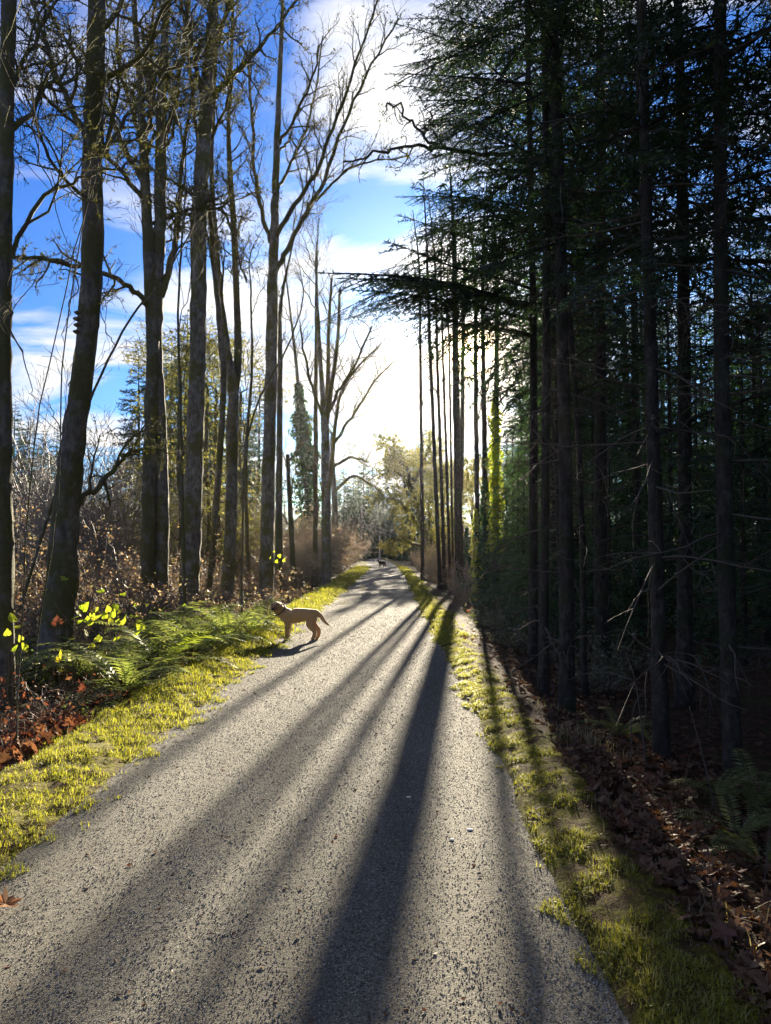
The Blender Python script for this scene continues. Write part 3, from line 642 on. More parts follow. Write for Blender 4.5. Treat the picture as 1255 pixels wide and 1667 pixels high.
# the wood behind: copies of a few grown trees
SRC = [conifer('conifer', 'tall conifer in the dark wood on the right', (0, -30, 0), conifer_parts(200 + i, 17 + i, (2.2, 4.2, 5.5)[i], 2.9, 84, LO, .13, dead=46, deadlen=(.5, 1.6)), group='conifers in the dark wood') for i in range(3)]
UND = [conifer('conifer', 'young leafy conifer filling the dark wood', (0, -30, 0), conifer_parts(300 + i, 7.5 + i, .5, 2.1, 70, LO, .07, dead=0, shape=.65), 'cedar', group='young conifers under the tall ones') for i in range(2)]
FARS = [conifer('conifer', 'distant conifer rising behind the bare thickets', (0, -30, 0), conifer_parts(320 + i, 17, .2, 3.6, 150, FAR, .2, dead=0, shape=.8), group='distant conifers') for i in range(2)]
used = set()
def place(src, k, x, y, rz, sc, label=None, group=None, tilt=(0, 0)):
    o = src[k % len(src)]; z = h(x, y) - .05
    if o.name not in used:
        used.add(o.name); o.location = (x, y, z); o.rotation_euler = (0, 0, rz); o.scale = (sc,) * 3
        if label: o['label'] = label
        if group: o['group'] = group
        return o
    return dup(o, (x, y, z), rz, sc, label, group, tilt)
rf = np.random.default_rng(42); spots_ = []
def edge(y): return max(2.9, .14 * y + 1.1)
def free(x, y, d): return all((x - a) ** 2 + (y - b) ** 2 > d * d for a, b in spots_)
tries = 0; k = 0
while k < 74 and tries < 6000:
    tries += 1; y = rf.uniform(5, 62); x = edge(y) + rf.uniform(0, 1) ** 1.5 * (6 + y * .45)
    if y < 12 and x < 3.6 or not free(x, y, 1.25): continue
    spots_.append((x, y)); place(SRC, k, x, y, rf.uniform(0, 6.28), rf.uniform(.75, 1.1), tilt=(rf.normal() * .015, rf.normal() * .015)); k += 1
k = 0
for (x, y, s) in ((2.95, 17.5, .5), (3.15, 19.6, .55), (3.4, 21.8, .62), (2.75, 15.3, .38), (2.6, 13.4, .3), (3.9, 25.5, .7), (4.3, 29, .8), (3.7, 19, .85), (4.0, 21.5, .9), (3.6, 16.2, .7), (4.6, 24, 1.0), (5.0, 27, 1), (5.2, 20, 1), (4.9, 15.5, .8), (5.6, 23, 1.1), (6.4, 18, 1), (3.7, 13.2, .5), (5.2, 11.5, .6), (6.2, 13, .8), (7.5, 16, 1), (8.6, 22, 1.1), (7.2, 9.5, .8), (8.8, 12, .9), (5.9, 31, 1.1), (7, 36, 1.2), (9, 30, 1.2), (10.5, 17, 1.1), (11, 25, 1.2), (13, 32, 1.2), (6.1, 8, .45), (12.5, 20, 1.2), (9.5, 42, 1.2), (14, 26, 1.3)):
    place(UND, k, x, y, k * 1.9, s); k += 1
for i in range(16):  # more unseen conifers right of and behind the camera, added to block sky light
    place(SRC if i % 3 else UND, i, 2.9 + rf.uniform(0, 7), -15 + i * 1.05, rf.uniform(0, 6.28), rf.uniform(.8, 1.1))
for i in range(18):                                       # unseen trees of the wood beside and behind the camera, added for shade
    y = -9 + i * .95; x = 4.2 + rf.uniform(0, 8); place(SRC if i % 2 else UND, i, x, y, rf.uniform(0, 6.28), rf.uniform(.8, 1.1))
for i in range(34):                                       # young trees close the view under the tall ones
    y = rf.uniform(20, 66); x = edge(y) + 1.2 + rf.uniform(0, 1) * (6 + y * .5); place(UND, i, x, y, i * 2.1, rf.uniform(.8, 1.5))
# distant conifers: at the end of the path and on the left slope
for i, (px, D, top) in enumerate(((592, 105, 735), (575, 112, 765), (612, 118, 790), (560, 95, 745), (545, 110, 770), (640, 120, 800), (655, 110, 770), (690, 98, 680), (672, 105, 730), (630, 135, 760), (607, 128, 760), (300, 62, 500), (275, 70, 545), (330, 75, 560),
                                  (222, 58, 565), (420, 80, 600), (20, 85, 650), (45, 90, 672), (70, 95, 690), (-20, 80, 640), (90, 105, 690), (-60, 90, 600), (720, 92, 760), (745, 88, 770), (395, 70, 640), (360, 84, 590), (600, 122, 775), (583, 132, 770), (622, 108, 800), (598, 109, 800), (606, 112, 815), (588, 116, 810), (614, 110, 820), (632, 106, 815), (575, 104, 800), (565, 108, 790), (645, 112, 800), (580, 120, 790), (595, 106, 830), (604, 108, 835), (613, 107, 830), (624, 108, 835), (600, 104, 845), (636, 109, 820), (586, 107, 825))):
    p = P(px, 890, D); z = h(p[0], p[1]); H = P(px, top, D)[2] - z
    place(FARS, i, p[0], p[1], i * 1.3, max(.25, H / 17))

# ivy column: a trunk clothed in ivy
def leafball(rng, c, rr, n, size, out):
    pass
def ivy_cloth(rng, pts, rads, n, size):
    u = rng.uniform(0, len(pts) - 1.001, n); i = u.astype(int); f = (u - i)[:, None]
    p = pts[i] * (1 - f) + pts[i + 1] * f; r = rads[i] * (1 - f[:, 0]) + rads[i + 1] * f[:, 0]
    a = rng.uniform(0, 6.28, n); bulge = 1 + .3 * np.sin(a * 3 + u * 1.7) + .25 * np.sin(a * 5 - u * 2.9) + .2 * np.sin(a * 2 + u * 4.3)
    d = np.stack([np.cos(a), np.sin(a), np.zeros(n)], 1); q = p + d * (r * bulge * rng.uniform(.55, 1.1, n))[:, None]
    nrm = unit(d + rng.normal(size=(n, 3)) * .5 + [0, 0, .3]); s = unit(np.cross(nrm, rng.normal(size=(n, 3)))); t = np.cross(nrm, s)
    l = size * rng.uniform(.6, 1.3, (n, 1))
    V = np.stack([q - t * l, q + s * l * .75 - t * l * .1, q + t * l, q - s * l * .75 - t * l * .1], 1)
    mb = MB(); mb.add(V.reshape(-1, 3), None, np.arange(n * 4).reshape(-1, 4)); return mb
rv = np.random.default_rng(9)
D = 54; b = P(503, 915, D); zb = h(b[0], b[1]); b[2] = zb
root = thing('ivy_covered_tree', 'dark green column of ivy round a leaning trunk', 'tree', b)
tp = np.array([P(503, 915, D), P(503, 850, D), P(498, 760, D), P(491, 690, D), P(483, 600, D), (P(474, 520, D)), P(462, 420, D)]) - b; tp[0][2] = -.1
tp = resample(tp, 30); mb = MB(); mb.tube(tp, np.linspace(.3, .04, 30), 10, .05, rv); mb.build('trunk', M['maple'], root)
wd = Wood(rv)
for k in range(7):
    i = 18 + k; wd.limb(curve(tp[i], [rv.normal(), rv.normal(), .9], rv.uniform(1.2, 2.6), 8, rv, .15, .05), .035, .008, FINE, 10)
for m_ in wd.limbs: m_.build('limb', M['branch'], root)
wd.twigs.build('twigs', M['branch'], root, kind='stuff')
ip = tp[:19]; ir = np.interp(np.linspace(0, 1, 19), [0, .2, .5, .75, .92, 1], [.98, 1.02, .88, .68, .36, .15])
ir = ir * (1 + .22 * np.sin(np.arange(19) * 1.9) + .15 * rv.normal(size=19)); ivy_cloth(rv, ip, ir, 6500, .13).build('ivy', M['ivy'], root, smooth=False, kind='stuff')
for i, (px, y0, y1, D, r) in enumerate(((775, 960, 830, 26.8, .19), (806, 900, 640, 23.6, .22), (790, 960, 780, 24.8, .26), (760, 940, 860, 30, .2))):
    a, c = P(px, y0, D), P(px, y1, D); a[2] = max(a[2], h(a[0], a[1])) if i == 1 else h(a[0], a[1])
    n_ = 12; pp = np.linspace(a, c, n_) - a
    t = tag(ivy_cloth(rv, pp, r * np.sqrt(np.clip(1.02 - np.linspace(0, 1, n_) ** 2, .01, 1)) * (1 + .25 * np.sin(np.arange(n_) * 2.1 + i)), 1700, .06).build('ivy', M['leaf_lime' if i in (0, 1) else 'ivy'], None, smooth=False), ('sunlit yellow-green ivy climbing the dark trunk below the sun', 'bright ivy leaves high beside the dark conifers', 'dark ivy round the stout trunk at the edge of the conifers', 'dull ivy at the foot of the double trunk')[i], 'ivy')
    t.location = tuple(a)
#PART3
# ------------------------------------------------------------------ arching mossy tree on the right bend and other far bare trees
WILL = dict(n=(6, 5, 3, 0), ref=(2.4, 1.1, .5), len=(2.2, 1.1, .5), rad=(.03, .014, .008), ang=(30, 75), upb=.1, wig=.2, up=.0, depth=3, mossy=1, tw=2.6)
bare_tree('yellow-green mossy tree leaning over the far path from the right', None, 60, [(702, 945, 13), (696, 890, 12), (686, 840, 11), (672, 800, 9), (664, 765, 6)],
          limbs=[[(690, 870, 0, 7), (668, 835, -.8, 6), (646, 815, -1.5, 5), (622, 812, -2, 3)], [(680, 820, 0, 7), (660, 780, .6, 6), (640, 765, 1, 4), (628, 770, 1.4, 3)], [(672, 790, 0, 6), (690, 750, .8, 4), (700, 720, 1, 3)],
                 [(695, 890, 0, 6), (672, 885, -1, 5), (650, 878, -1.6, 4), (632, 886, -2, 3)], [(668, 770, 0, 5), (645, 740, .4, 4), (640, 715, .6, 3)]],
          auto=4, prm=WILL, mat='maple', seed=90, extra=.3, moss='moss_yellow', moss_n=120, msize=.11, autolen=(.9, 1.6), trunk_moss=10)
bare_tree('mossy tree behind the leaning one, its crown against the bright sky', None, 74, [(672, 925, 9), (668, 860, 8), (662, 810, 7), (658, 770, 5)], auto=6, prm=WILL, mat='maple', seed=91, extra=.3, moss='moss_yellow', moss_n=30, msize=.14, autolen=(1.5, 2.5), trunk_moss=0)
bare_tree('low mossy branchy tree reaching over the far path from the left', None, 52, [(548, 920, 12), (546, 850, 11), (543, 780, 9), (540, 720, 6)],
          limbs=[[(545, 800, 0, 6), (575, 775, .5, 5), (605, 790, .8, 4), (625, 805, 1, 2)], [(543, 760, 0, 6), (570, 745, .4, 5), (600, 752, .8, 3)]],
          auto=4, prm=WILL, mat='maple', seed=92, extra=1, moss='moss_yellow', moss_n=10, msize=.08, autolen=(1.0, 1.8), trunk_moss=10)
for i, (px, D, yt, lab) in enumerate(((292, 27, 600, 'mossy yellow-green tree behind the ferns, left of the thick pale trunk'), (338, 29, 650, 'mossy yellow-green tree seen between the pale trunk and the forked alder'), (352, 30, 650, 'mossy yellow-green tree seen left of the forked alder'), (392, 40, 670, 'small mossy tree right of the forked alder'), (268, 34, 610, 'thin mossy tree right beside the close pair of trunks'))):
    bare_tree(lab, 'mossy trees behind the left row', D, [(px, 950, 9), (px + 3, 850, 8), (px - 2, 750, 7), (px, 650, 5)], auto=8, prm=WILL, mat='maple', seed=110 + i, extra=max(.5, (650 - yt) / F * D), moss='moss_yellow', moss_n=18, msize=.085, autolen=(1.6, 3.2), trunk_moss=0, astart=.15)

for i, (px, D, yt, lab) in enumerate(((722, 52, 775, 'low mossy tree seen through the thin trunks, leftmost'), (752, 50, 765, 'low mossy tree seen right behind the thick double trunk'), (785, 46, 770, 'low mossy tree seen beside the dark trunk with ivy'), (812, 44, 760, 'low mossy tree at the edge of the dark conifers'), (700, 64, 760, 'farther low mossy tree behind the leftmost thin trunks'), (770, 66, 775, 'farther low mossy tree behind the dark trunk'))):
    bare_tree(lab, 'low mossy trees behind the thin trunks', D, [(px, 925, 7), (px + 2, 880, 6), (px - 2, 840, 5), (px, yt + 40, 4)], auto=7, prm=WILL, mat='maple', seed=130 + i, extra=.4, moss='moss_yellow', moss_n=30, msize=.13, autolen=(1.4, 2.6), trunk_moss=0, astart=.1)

# ------------------------------------------------------------------ shrubs and thickets
def quads_at(rng, p, size, out=None, aspect=.55, tilt=.6):
    n = len(p); d = unit(rng.normal(size=(n, 3)) * [1, 1, tilt]); s = unit(np.cross(d, rng.normal(size=(n, 3)) + [0, 0, 1.2]))
    l = size * rng.uniform(.5, 1.35, (n, 1)); w_ = l * aspect * .5; nb = unit(np.cross(d, s)) * l * .12
    V = np.stack([p, p + d * l * .5 + s * w_ + nb, p + d * l, p + d * l * .5 - s * w_ + nb], 1)
    return V.reshape(-1, 3), np.arange(n * 4).reshape(-1, 4)
def shrub_parts(seed, H, spread, ns, arch, nt, leafn, leafs, sr=.010, tw=.0035, clean=.0, tl=.35):
    rng = np.random.default_rng(seed); sm = MB(); pts_ = []
    for k in range(ns):
        a = rng.uniform(0, 6.28); r0 = rng.uniform(0, .35) * spread; out = rng.uniform(.1, 1) * arch
        d = np.array([math.cos(a) * out, math.sin(a) * out, 1]); l = H * rng.uniform(.55, 1.15)
        q = curve([r0 * math.cos(a), r0 * math.sin(a), -.03], d, l, 9, rng, .10, -.12 * arch); q[:, 2] = np.maximum(q[:, 2], .03 + .05 * rng.uniform())
        rr = np.linspace(sr, tw, 10) * rng.uniform(.6, 1.2); sm.tube(q, rr, 4, cap=False); pts_.append(q[4:])
        for j in range(nt):
            u = rng.uniform(clean, .98) * 9; i = min(8, int(u)); p = q[i] + (q[i + 1] - q[i]) * (u - i); dd = side_dir(unit(q[i + 1] - q[i]), rng, R(rng.uniform(25, 70)), .3)
            ll = H * tl * rng.uniform(.35, 1.1) * (1 - .4 * u / 9); t = curve(p, dd, ll, 4, rng, .2, .03); sm.tube(t, np.linspace(tw * 1.2, tw * .6, 5), 3, cap=False); pts_.append(t[1:])
            for m_ in range(2):
                e = curve(t[rng.integers(1, 4)], side_dir(unit(t[-1] - t[0]), rng, R(rng.uniform(25, 65)), .2), ll * .5, 3, rng, .2, .03); sm.tube(e, np.linspace(tw * .8, tw * .45, 4), 3, cap=False); pts_.append(e[1:])
    lm = MB()
    if leafn:
        A = np.concatenate(pts_); p = A[rng.integers(0, len(A), leafn)] + rng.normal(size=(leafn, 3)) * .035
        lm.add(*[x for x in (quads_at(rng, p, leafs)[0],)], None, quads_at(rng, p, leafs)[1])
    return sm, lm
def shrub(label, group, parts, sm, lm, name='shrub', cat='shrub'):
    root = thing(name, label, cat, (0, -30, 0), 0, group); parts[0].build('stems', M[sm], root, kind='stuff')
    if parts[1].n: parts[1].build('leaves', M[lm], root, smooth=False, kind='stuff')
    return root
BARE = [shrub('dark leafless thicket bush below the slope at the left', 'leafless thicket bushes on the left', shrub_parts(700 + i, 5.2, 1.6, 20, .42, 13, 0, 0, .020, .008, .12, .3), 'twig_grey', None) for i in range(3)]
BRAM = [shrub('tangled brown bramble with dry leaves behind the left trunks', 'brown brambles on the left', shrub_parts(720 + i, 1.7, .9, 26, 1.0, 9, 1300, .06, .008, .004), 'twig', 'bramble_leaf', 'bramble_bush', 'bramble') for i in range(3)]
TALL = [shrub('pale pinkish-brown thicket beside the far left verge', 'pale thickets along the far left verge', shrub_parts(740 + i, 2.5, 1.1, 30, .55, 10, 1100, .10, .011, .006), 'twig_pale', 'bramble_leaf') for i in range(3)]
MOSSY = [shrub('yellow-green mossy thicket behind the left row of trunks', 'mossy thickets behind the left row', shrub_parts(750 + i, 4.0, 1.3, 22, .55, 14, 2600, .075, .014, .006), 'twig_pale', 'moss_yellow') for i in range(2)]
GRN = [shrub('low green leafy undergrowth bush', 'green undergrowth bushes', shrub_parts(760 + i, .75, .6, 22, .9, 7, 700, .06, .005, .003), 'twig', 'bramble_green') for i in range(3)]
LOWB = [shrub('low tangle of dry reddish vines at the left edge', 'dry vine tangles at the left edge', shrub_parts(780 + i, .8, .5, 22, 1.5, 6, 150, .06, .0045, .0025), 'twig', 'leaf_red', 'vine_tangle', 'vines') for i in range(2)]
rs = np.random.default_rng(77); kk = 0
def left_edge(y): return float(path_c(y)) - 2.6 - .03 * y
for i in range(26):                                       # leafless scrub
    y = rs.uniform(25, 48); x = P(rs.uniform(-60, 250), 890, y)[0]; place(BARE, i, x, y, rs.uniform(0, 6.28), rs.uniform(.75, 1.25))
for i in range(16):
    y = rs.uniform(27, 42); x = P(rs.uniform(265, 410), 890, y)[0]; place(MOSSY, i, x, y, rs.uniform(0, 6.28), rs.uniform(.7, 1.2))
for i in range(6):
    y = rs.uniform(28, 44); x = P(rs.uniform(240, 370), 890, y)[0]; place(BARE, i, x, y, rs.uniform(0, 6.28), rs.uniform(.7, 1.1), 'leafless bush among the mossy trees behind the left row')
for i in range(30):
    y = rs.uniform(11.5, 24); x = P(rs.uniform(-40, 430), 890, y)[0]
    if x > -3.3 - .03 * y: continue
    place(BRAM, i, x, y, rs.uniform(0, 6.28), rs.uniform(.75, 1.25))
for i, (px, D) in enumerate(((170, 10.6), (215, 12.2), (300, 13.6), (360, 14.6), (410, 15.5), (120, 11.2), (60, 11.5), (250, 14.8))):
    x = P(px, 890, D)[0]; place(BRAM, i, x, D, i * 2.0, .5, 'brown bramble stems tangled among the ferns', 'brambles among the ferns')
for i in range(58):
    y = rs.uniform(19, 62); c = float(path_c(y)); x = c - 2.7 - rs.uniform(0, 1) ** 1.4 * 6 - .01 * (62 - y)
    place(TALL, i, x, y, rs.uniform(0, 6.28), rs.uniform(.75, 1.1) * (1.3 if y > 38 else 1.0 if y > 31 else .62))
for i in range(16):
    y = rs.uniform(60, 100); c = float(path_c(y)); x = c - 2.4 - rs.uniform(0, 5); place(TALL, i, x, y, rs.uniform(0, 6.28), rs.uniform(1, 1.5), 'far pale thicket before the dark gap at the end of the path')
for i in range(34):                                       # right side brush
    y = rs.uniform(22, 70); c = float(path_c(y)); x = c + 2.75 + rs.uniform(0, 1) ** 1.5 * 3.0
    place(TALL, i, x, y, rs.uniform(0, 6.28), rs.uniform(.5, .95), 'grey-brown brush at the foot of the thin trunks', 'brush below the sunlit thin trunks')
for (x, y, s, lab) in ((-3.0, 14.9, .9, 'low green bush right behind the dog'), (-3.4, 16.2, 1.1, 'low green bush behind the dog, one step further back'), (-2.9, 17.6, .9, 'small green bush beside the verge past the dog'), (-4.2, 15, 1.1, 'green bush at the foot of the straight alder'),
                       (-3.2, 13.3, .8, 'green bush left of the dog beside the ferns'), (-4.9, 13.2, 1, 'green bush among the ferns'), (-5.2, 9.4, .9, 'dark green bush by the leaning trunk'), (-4.5, 8.6, .8, 'dark green bush between the two left trunks'),
                       (2.1, 13.2, .9, 'dark leafy bush at the foot of the conifers past the near pair'), (2.5, 12.2, 1, 'dark leafy bush behind the near pair of conifers'), (2.3, 15.4, 1.1, 'dark leafy bush below the low green conifer'), (2.7, 10.2, .9, 'dark leafy bush right of the near pair'), (3.2, 11.4, 1.1, 'dark leafy bush deeper in the wood'), (2.4, 18, 1, 'small dark bush at the bend of the verge'), (2.0, 16.8, .7, 'small leafy bush right of the sunlit grass strip')):
    place(GRN, kk, x, y, kk * 1.7, s, lab); kk += 1
for (x, y, s) in ((-3.3, 6.0, .8), (-3.7, 6.9, 1), (-3.1, 7.2, .8), (-4.2, 7.4, 1), (-3.4, 8.2, .8), (-3.9, 5.6, .9), (-4.4, 6.4, 1.1), (-3.0, 5.2, .7), (-3.7, 9.0, .8), (-4.6, 8.0, 1.1)):
    place(LOWB, kk, x, y, kk * 1.3, s); kk += 1

# ------------------------------------------------------------------ ferns
def frond(seed, npair=24):
    rng = np.random.default_rng(seed); n = npair; u = np.linspace(0, 1, n + 6)
    bend = rng.uniform(.85, 1.25); ang = R(68) - u * bend * R(95); dx = np.cumsum(np.cos(ang)) / len(u); dz = np.cumsum(np.sin(ang)) / len(u)
    sw = rng.uniform(-.12, .12); q = np.stack([dx, sw * u ** 2, dz], 1); mb = MB(); mb.tube(q, np.linspace(.006, .0015, len(u)), 3, cap=False)
    T = unit(np.gradient(q, axis=0)); V = []
    for i in range(5, len(u)):
        x = (i - 5) / (len(u) - 6); l = .135 * (math.sin(math.pi * min(.96, .16 + x * .8)) ** .75) * rng.uniform(.88, 1.1) + .006
        lat = unit(np.cross(T[i], [0, 0, 1.])); up = np.cross(lat, T[i])
        for g in (-1, 1):
            d = unit(lat * g + T[i] * .32 + up * rng.uniform(-.25, .12)); w_ = unit(T[i]) * .0125
            b = q[i]; V.append([b - w_ * .7, b + d * l * .35 + up * .004 - w_ * .9, b + d * l, b + d * l * .35 + up * .004 + w_ * .9])
    V = np.array(V); mb.add(V.reshape(-1, 3), None, np.arange(len(V) * 4).reshape(-1, 4)); return mb
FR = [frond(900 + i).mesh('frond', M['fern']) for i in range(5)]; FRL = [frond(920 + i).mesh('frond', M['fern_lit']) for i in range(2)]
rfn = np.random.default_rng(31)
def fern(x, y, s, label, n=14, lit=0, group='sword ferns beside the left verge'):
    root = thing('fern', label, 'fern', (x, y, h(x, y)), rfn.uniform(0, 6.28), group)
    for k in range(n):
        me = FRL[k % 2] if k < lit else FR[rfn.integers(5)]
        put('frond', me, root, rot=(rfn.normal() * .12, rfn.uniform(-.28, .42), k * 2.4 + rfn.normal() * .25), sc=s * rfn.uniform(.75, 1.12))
for (px, py, D, s, lit, lab) in ((205, 1130, 8.5, .95, 0, 'large arching fern nearest the red leaves'), (262, 1100, 9.7, .95, 3, 'large fern with long fronds reaching the verge'), (235, 1080, 10.4, .9, 0, 'fern in the middle of the fern bank'), (320, 1075, 11.2, .95, 0, 'bright fern below the thick pale trunk'),
                              (372, 1062, 12, .9, 0, 'rounded silvery fern at the right end of the fern bank'), (345, 1045, 13, .95, 4, 'fern with upright fronds tinted yellow-green as if sunlit below the pale trunk'), (405, 1045, 13, .75, 0, 'small fern just left of the dog'), (295, 1050, 12.6, 1, 0, 'fern behind the middle of the bank'),
                              (240, 1040, 13.2, 1, 4, 'fern with fronds tinted yellow-green as if sunlit below the close pair of trunks'), (180, 1065, 11, 1, 0, 'tall dark fern right of the leaning trunk'), (152, 1100, 9.8, .9, 0, 'dark fern at the foot of the leaning trunk'), (195, 1030, 14, 1, 0, 'fern at the back left of the bank'),
                              (285, 1025, 14.5, 1, 0, 'fern against the foot of the close pair of trunks'), (380, 1030, 14.3, .9, 0, 'fern below the forked alder'), (60, 1075, 10.5, .9, 0, 'shaded fern between the two left trunks'), (30, 1090, 9.6, .8, 0, 'shaded fern behind the trunk at the left edge'), (425, 1030, 14.2, .7, 0, 'little fern behind the dog')):
    p = P(px, py, D); fern(p[0], D, s * 1.32, lab, 16, lit)
for (px, D, s, lab) in ((1195, 4.6, .5, 'dim fern in the leaf litter near the right edge'), (1240, 4.2, .45, 'dim fern cut by the right edge'), (1165, 5.6, .5, 'dim fern behind the leaf litter'), (1010, 7.2, .5, 'dim fern right of the near pair of conifers'), (1225, 5.6, .6, 'dark fern deep at the right edge')):
    p = P(px, 1200, D); fern(p[0], D, s, lab, 11, 0, 'dim ferns in the wood on the right')

# ------------------------------------------------------------------ leaves
def maple_leaf(seed, curl=.5, heart=False):
    rng = np.random.default_rng(seed)
    if heart: o = [(0, -.05), (.26, -.16), (.46, .08), (.40, .38), (.2, .66), (0, .95), (-.2, .66), (-.40, .38), (-.46, .08), (-.26, -.16)]
    else: o = [(0, -.05), (.22, -.12), (.5, -.02), (.34, .14), (.66, .34), (.33, .42), (.36, .68), (.14, .62), (0, 1.0), (-.14, .62), (-.36, .68), (-.33, .42), (-.66, .34), (-.34, .14), (-.5, -.02), (-.22, -.12)]
    o = np.array(o) * rng.uniform(.9, 1.1, (len(o), 2)); r = np.linalg.norm(o - [0, .3], axis=1)
    z = curl * (r ** 2) * .5 + rng.normal(size=len(o)) * .09 * curl
    v = np.vstack([np.column_stack([o, z]), [[0, .3, 0]], ]); n = len(o)
    v[:, 1] -= .3
    return v, np.array([[i, (i + 1) % n, n] for i in range(n)])
LF = [maple_leaf(i, .35 + .3 * i) for i in range(4)]; HL = [maple_leaf(20 + i, .25, True) for i in range(3)]
def leaf_me(t, mat, s): mb = MB(); mb.add(t[0] * s, t[1]); return mb.mesh('leaf', M[mat], False)
LR = [leaf_me(t, 'leaf_red', .11) for t in LF]; LB = [leaf_me(t, 'leaf_brown', .08) for t in LF]; LL = [leaf_me(t, 'leaf_lime', .15) for t in HL]; LY = [leaf_me(t, 'leaf_yellow', .17) for t in LF]
rl = np.random.default_rng(55)
def litter(name, area, n_part, meshes, n_bulk, bulk_mat, size, lift=.0, tiltv=.5, seedpos=None):
    """bulk leaves as one mesh, the nearest ones as leaf children"""
    mb = MB(); V = []; Tt = []
    for k in range(n_bulk):
        x, y = area(rl); v, t = LF[rl.integers(4)]; m_ = rotm(rl.normal() * tiltv, rl.normal() * tiltv, rl.uniform(0, 6.28)) * size * rl.uniform(.6, 1.2)
        mb.add(v @ m_.T + [x, y, h(x, y) + .02 + lift * rl.uniform()], t)
    root = mb.build(name, M[bulk_mat], smooth=False, kind='stuff')
    for k in range(n_part):
        x, y = area(rl, True); put('leaf', meshes[rl.integers(len(meshes))], root, loc=(x, y, h(x, y) + .035 + lift * rl.uniform()), rot=(rl.normal() * tiltv, rl.normal() * tiltv, rl.uniform(0, 6.28)), sc=rl.uniform(.7, 1.25))
    return root
def area_r(r, near=False):
    y = r.uniform(2.4, 7.0) if near else 2.4 + 12 * r.uniform() ** 1.6
    return float(path_c(y)) + 1.72 + abs(r.normal()) * (.65 if near else 1.1) + .14 * max(0, y - 4) * r.uniform(0, 1), y
litter('leaf_litter', area_r, 240, LB, 4200, 'leaf_brown', .07, .03, .3)
def area_l(r, near=False):
    y = r.uniform(5.0, 11.0) if near else r.uniform(4.5, 15)
    return float(vl_out(y)) - .02 - abs(r.normal()) * (.28 if near else .7), y
litter('leaf_litter', area_l, 130, LR, 900, 'leaf_brown', .09, .07, .8)
def area_l2(r, near=False): y = r.uniform(4, 9); return float(vl_out(y)) - .1 - abs(r.normal()) * .5, y
litter('red_leaf_litter', area_l2, 0, LR, 200, 'leaf_red', .085, .06, .9)
for (px, py, rot, lab, me) in ((8, 1490, .6, 'single reddish fallen leaf on the gravel at the left edge', LR[2]), (196, 1168, .2, 'yellow fallen leaf among the red leaves beside the verge', LY[0])):
    g = at_ground(px, py); tag(put('fallen_leaf', me, loc=(g[0], g[1], max(h(g[0], g[1]), .02) + .03), rot=(.35, .2, rot)), lab, 'leaf')
def shoot(label, stems, group='leafy shoots beside the left trunks', mat=LL, cat='plant'):
    """stems: lists of leaf spots (photo x, y, depth), the last one lowest; each leaf its own part"""
    b = P(*stems[0]); b[2] = h(b[0], b[1]); root = thing('leafy_shoot', label, cat, b, 0, group); mb = MB()
    for s in stems:
        p = P(*s) - b; foot = np.array([rl.normal() * .08, rl.normal() * .08, -.02]); q = resample([foot, p * [.6, .6, .7], p], 8); mb.tube(q, np.linspace(.005, .002, 8), 4, cap=False)
        put('leaf', mat[rl.integers(len(mat))], root, loc=p, rot=(R(50) + rl.normal() * .45, rl.normal() * .45, rl.normal() * .7), sc=rl.uniform(.45, .85))
    mb.build('stem', M['twig'], root)
shoot('lime green leaves climbing the trunk at the left edge', [(20, 1006, 8.2), (12, 1030, 8.2), (34, 1040, 8.3), (24, 1056, 8.2), (40, 1052, 8.3), (30, 1020, 8.3)])
shoot('cluster of bright lime leaves above the ferns, left end', [(122, 1006, 9.4), (142, 1008, 9.4), (156, 1006, 9.5), (128, 998, 9.4), (137, 988, 9.5), (150, 1000, 9.4), (158, 992, 9.5), (130, 1012, 9.4), (148, 1014, 9.4)])
shoot('cluster of bright lime leaves above the ferns, right end', [(170, 1002, 9.5), (188, 988, 9.6), (200, 1012, 9.5), (176, 992, 9.6), (184, 1000, 9.5), (192, 1012, 9.4), (205, 1002, 9.6), (180, 1010, 9.6), (194, 996, 9.8)])
shoot('lone pair of lime leaves high beside the leaning trunk', [(165, 962, 10), (200, 968, 10.4), (104, 942, 9.8), (72, 964, 9.8)])
shoot('scattered small lime leaves over the left end of the ferns', [(140, 1030, 9.8), (160, 1040, 9.9), (175, 1028, 10.2), (118, 1040, 9.6), (150, 1052, 9.8), (190, 1040, 10.2), (205, 1050, 10)])
shoot('scattered small lime leaves behind the ferns', [(240, 985, 13), (265, 992, 13), (285, 1000, 13), (300, 985, 13.4), (250, 1005, 12.8), (220, 985, 12.6)])
shoot('few lime leaves low among the ferns', [(228, 1022, 10.4), (258, 1030, 10.6), (222, 1034, 10.4), (262, 1044, 10.6)])
shoot('tuft of lime leaves by the straight alder', [(446, 898, 18.5), (455, 905, 18.4), (440, 908, 18.5), (462, 912, 18.3), (450, 914, 18.4)])
shoot('two large yellow leaves in front of the foot of the leaning trunk', [(98, 1072, 8.6), (110, 1070, 8.6)], mat=LY)
shoot('red leaves hanging in front of the leaning trunk', [(92, 1008, 9.2), (88, 1016, 9.2), (97, 1012, 9.2)], mat=LR)
shoot('bright red leaves standing at the edge of the ferns', [(130, 1112, 7.8), (134, 1122, 7.7), (126, 1124, 7.8), (205, 1130, 7.6), (212, 1142, 7.6)], mat=LR)
shoot('red leaves at the foot of the thin trunks on the right', [(768, 990, 19), (772, 998, 19), (764, 1000, 19), (776, 992, 19), (770, 1004, 18.8), (762, 994, 19)], mat=LR, group=None)

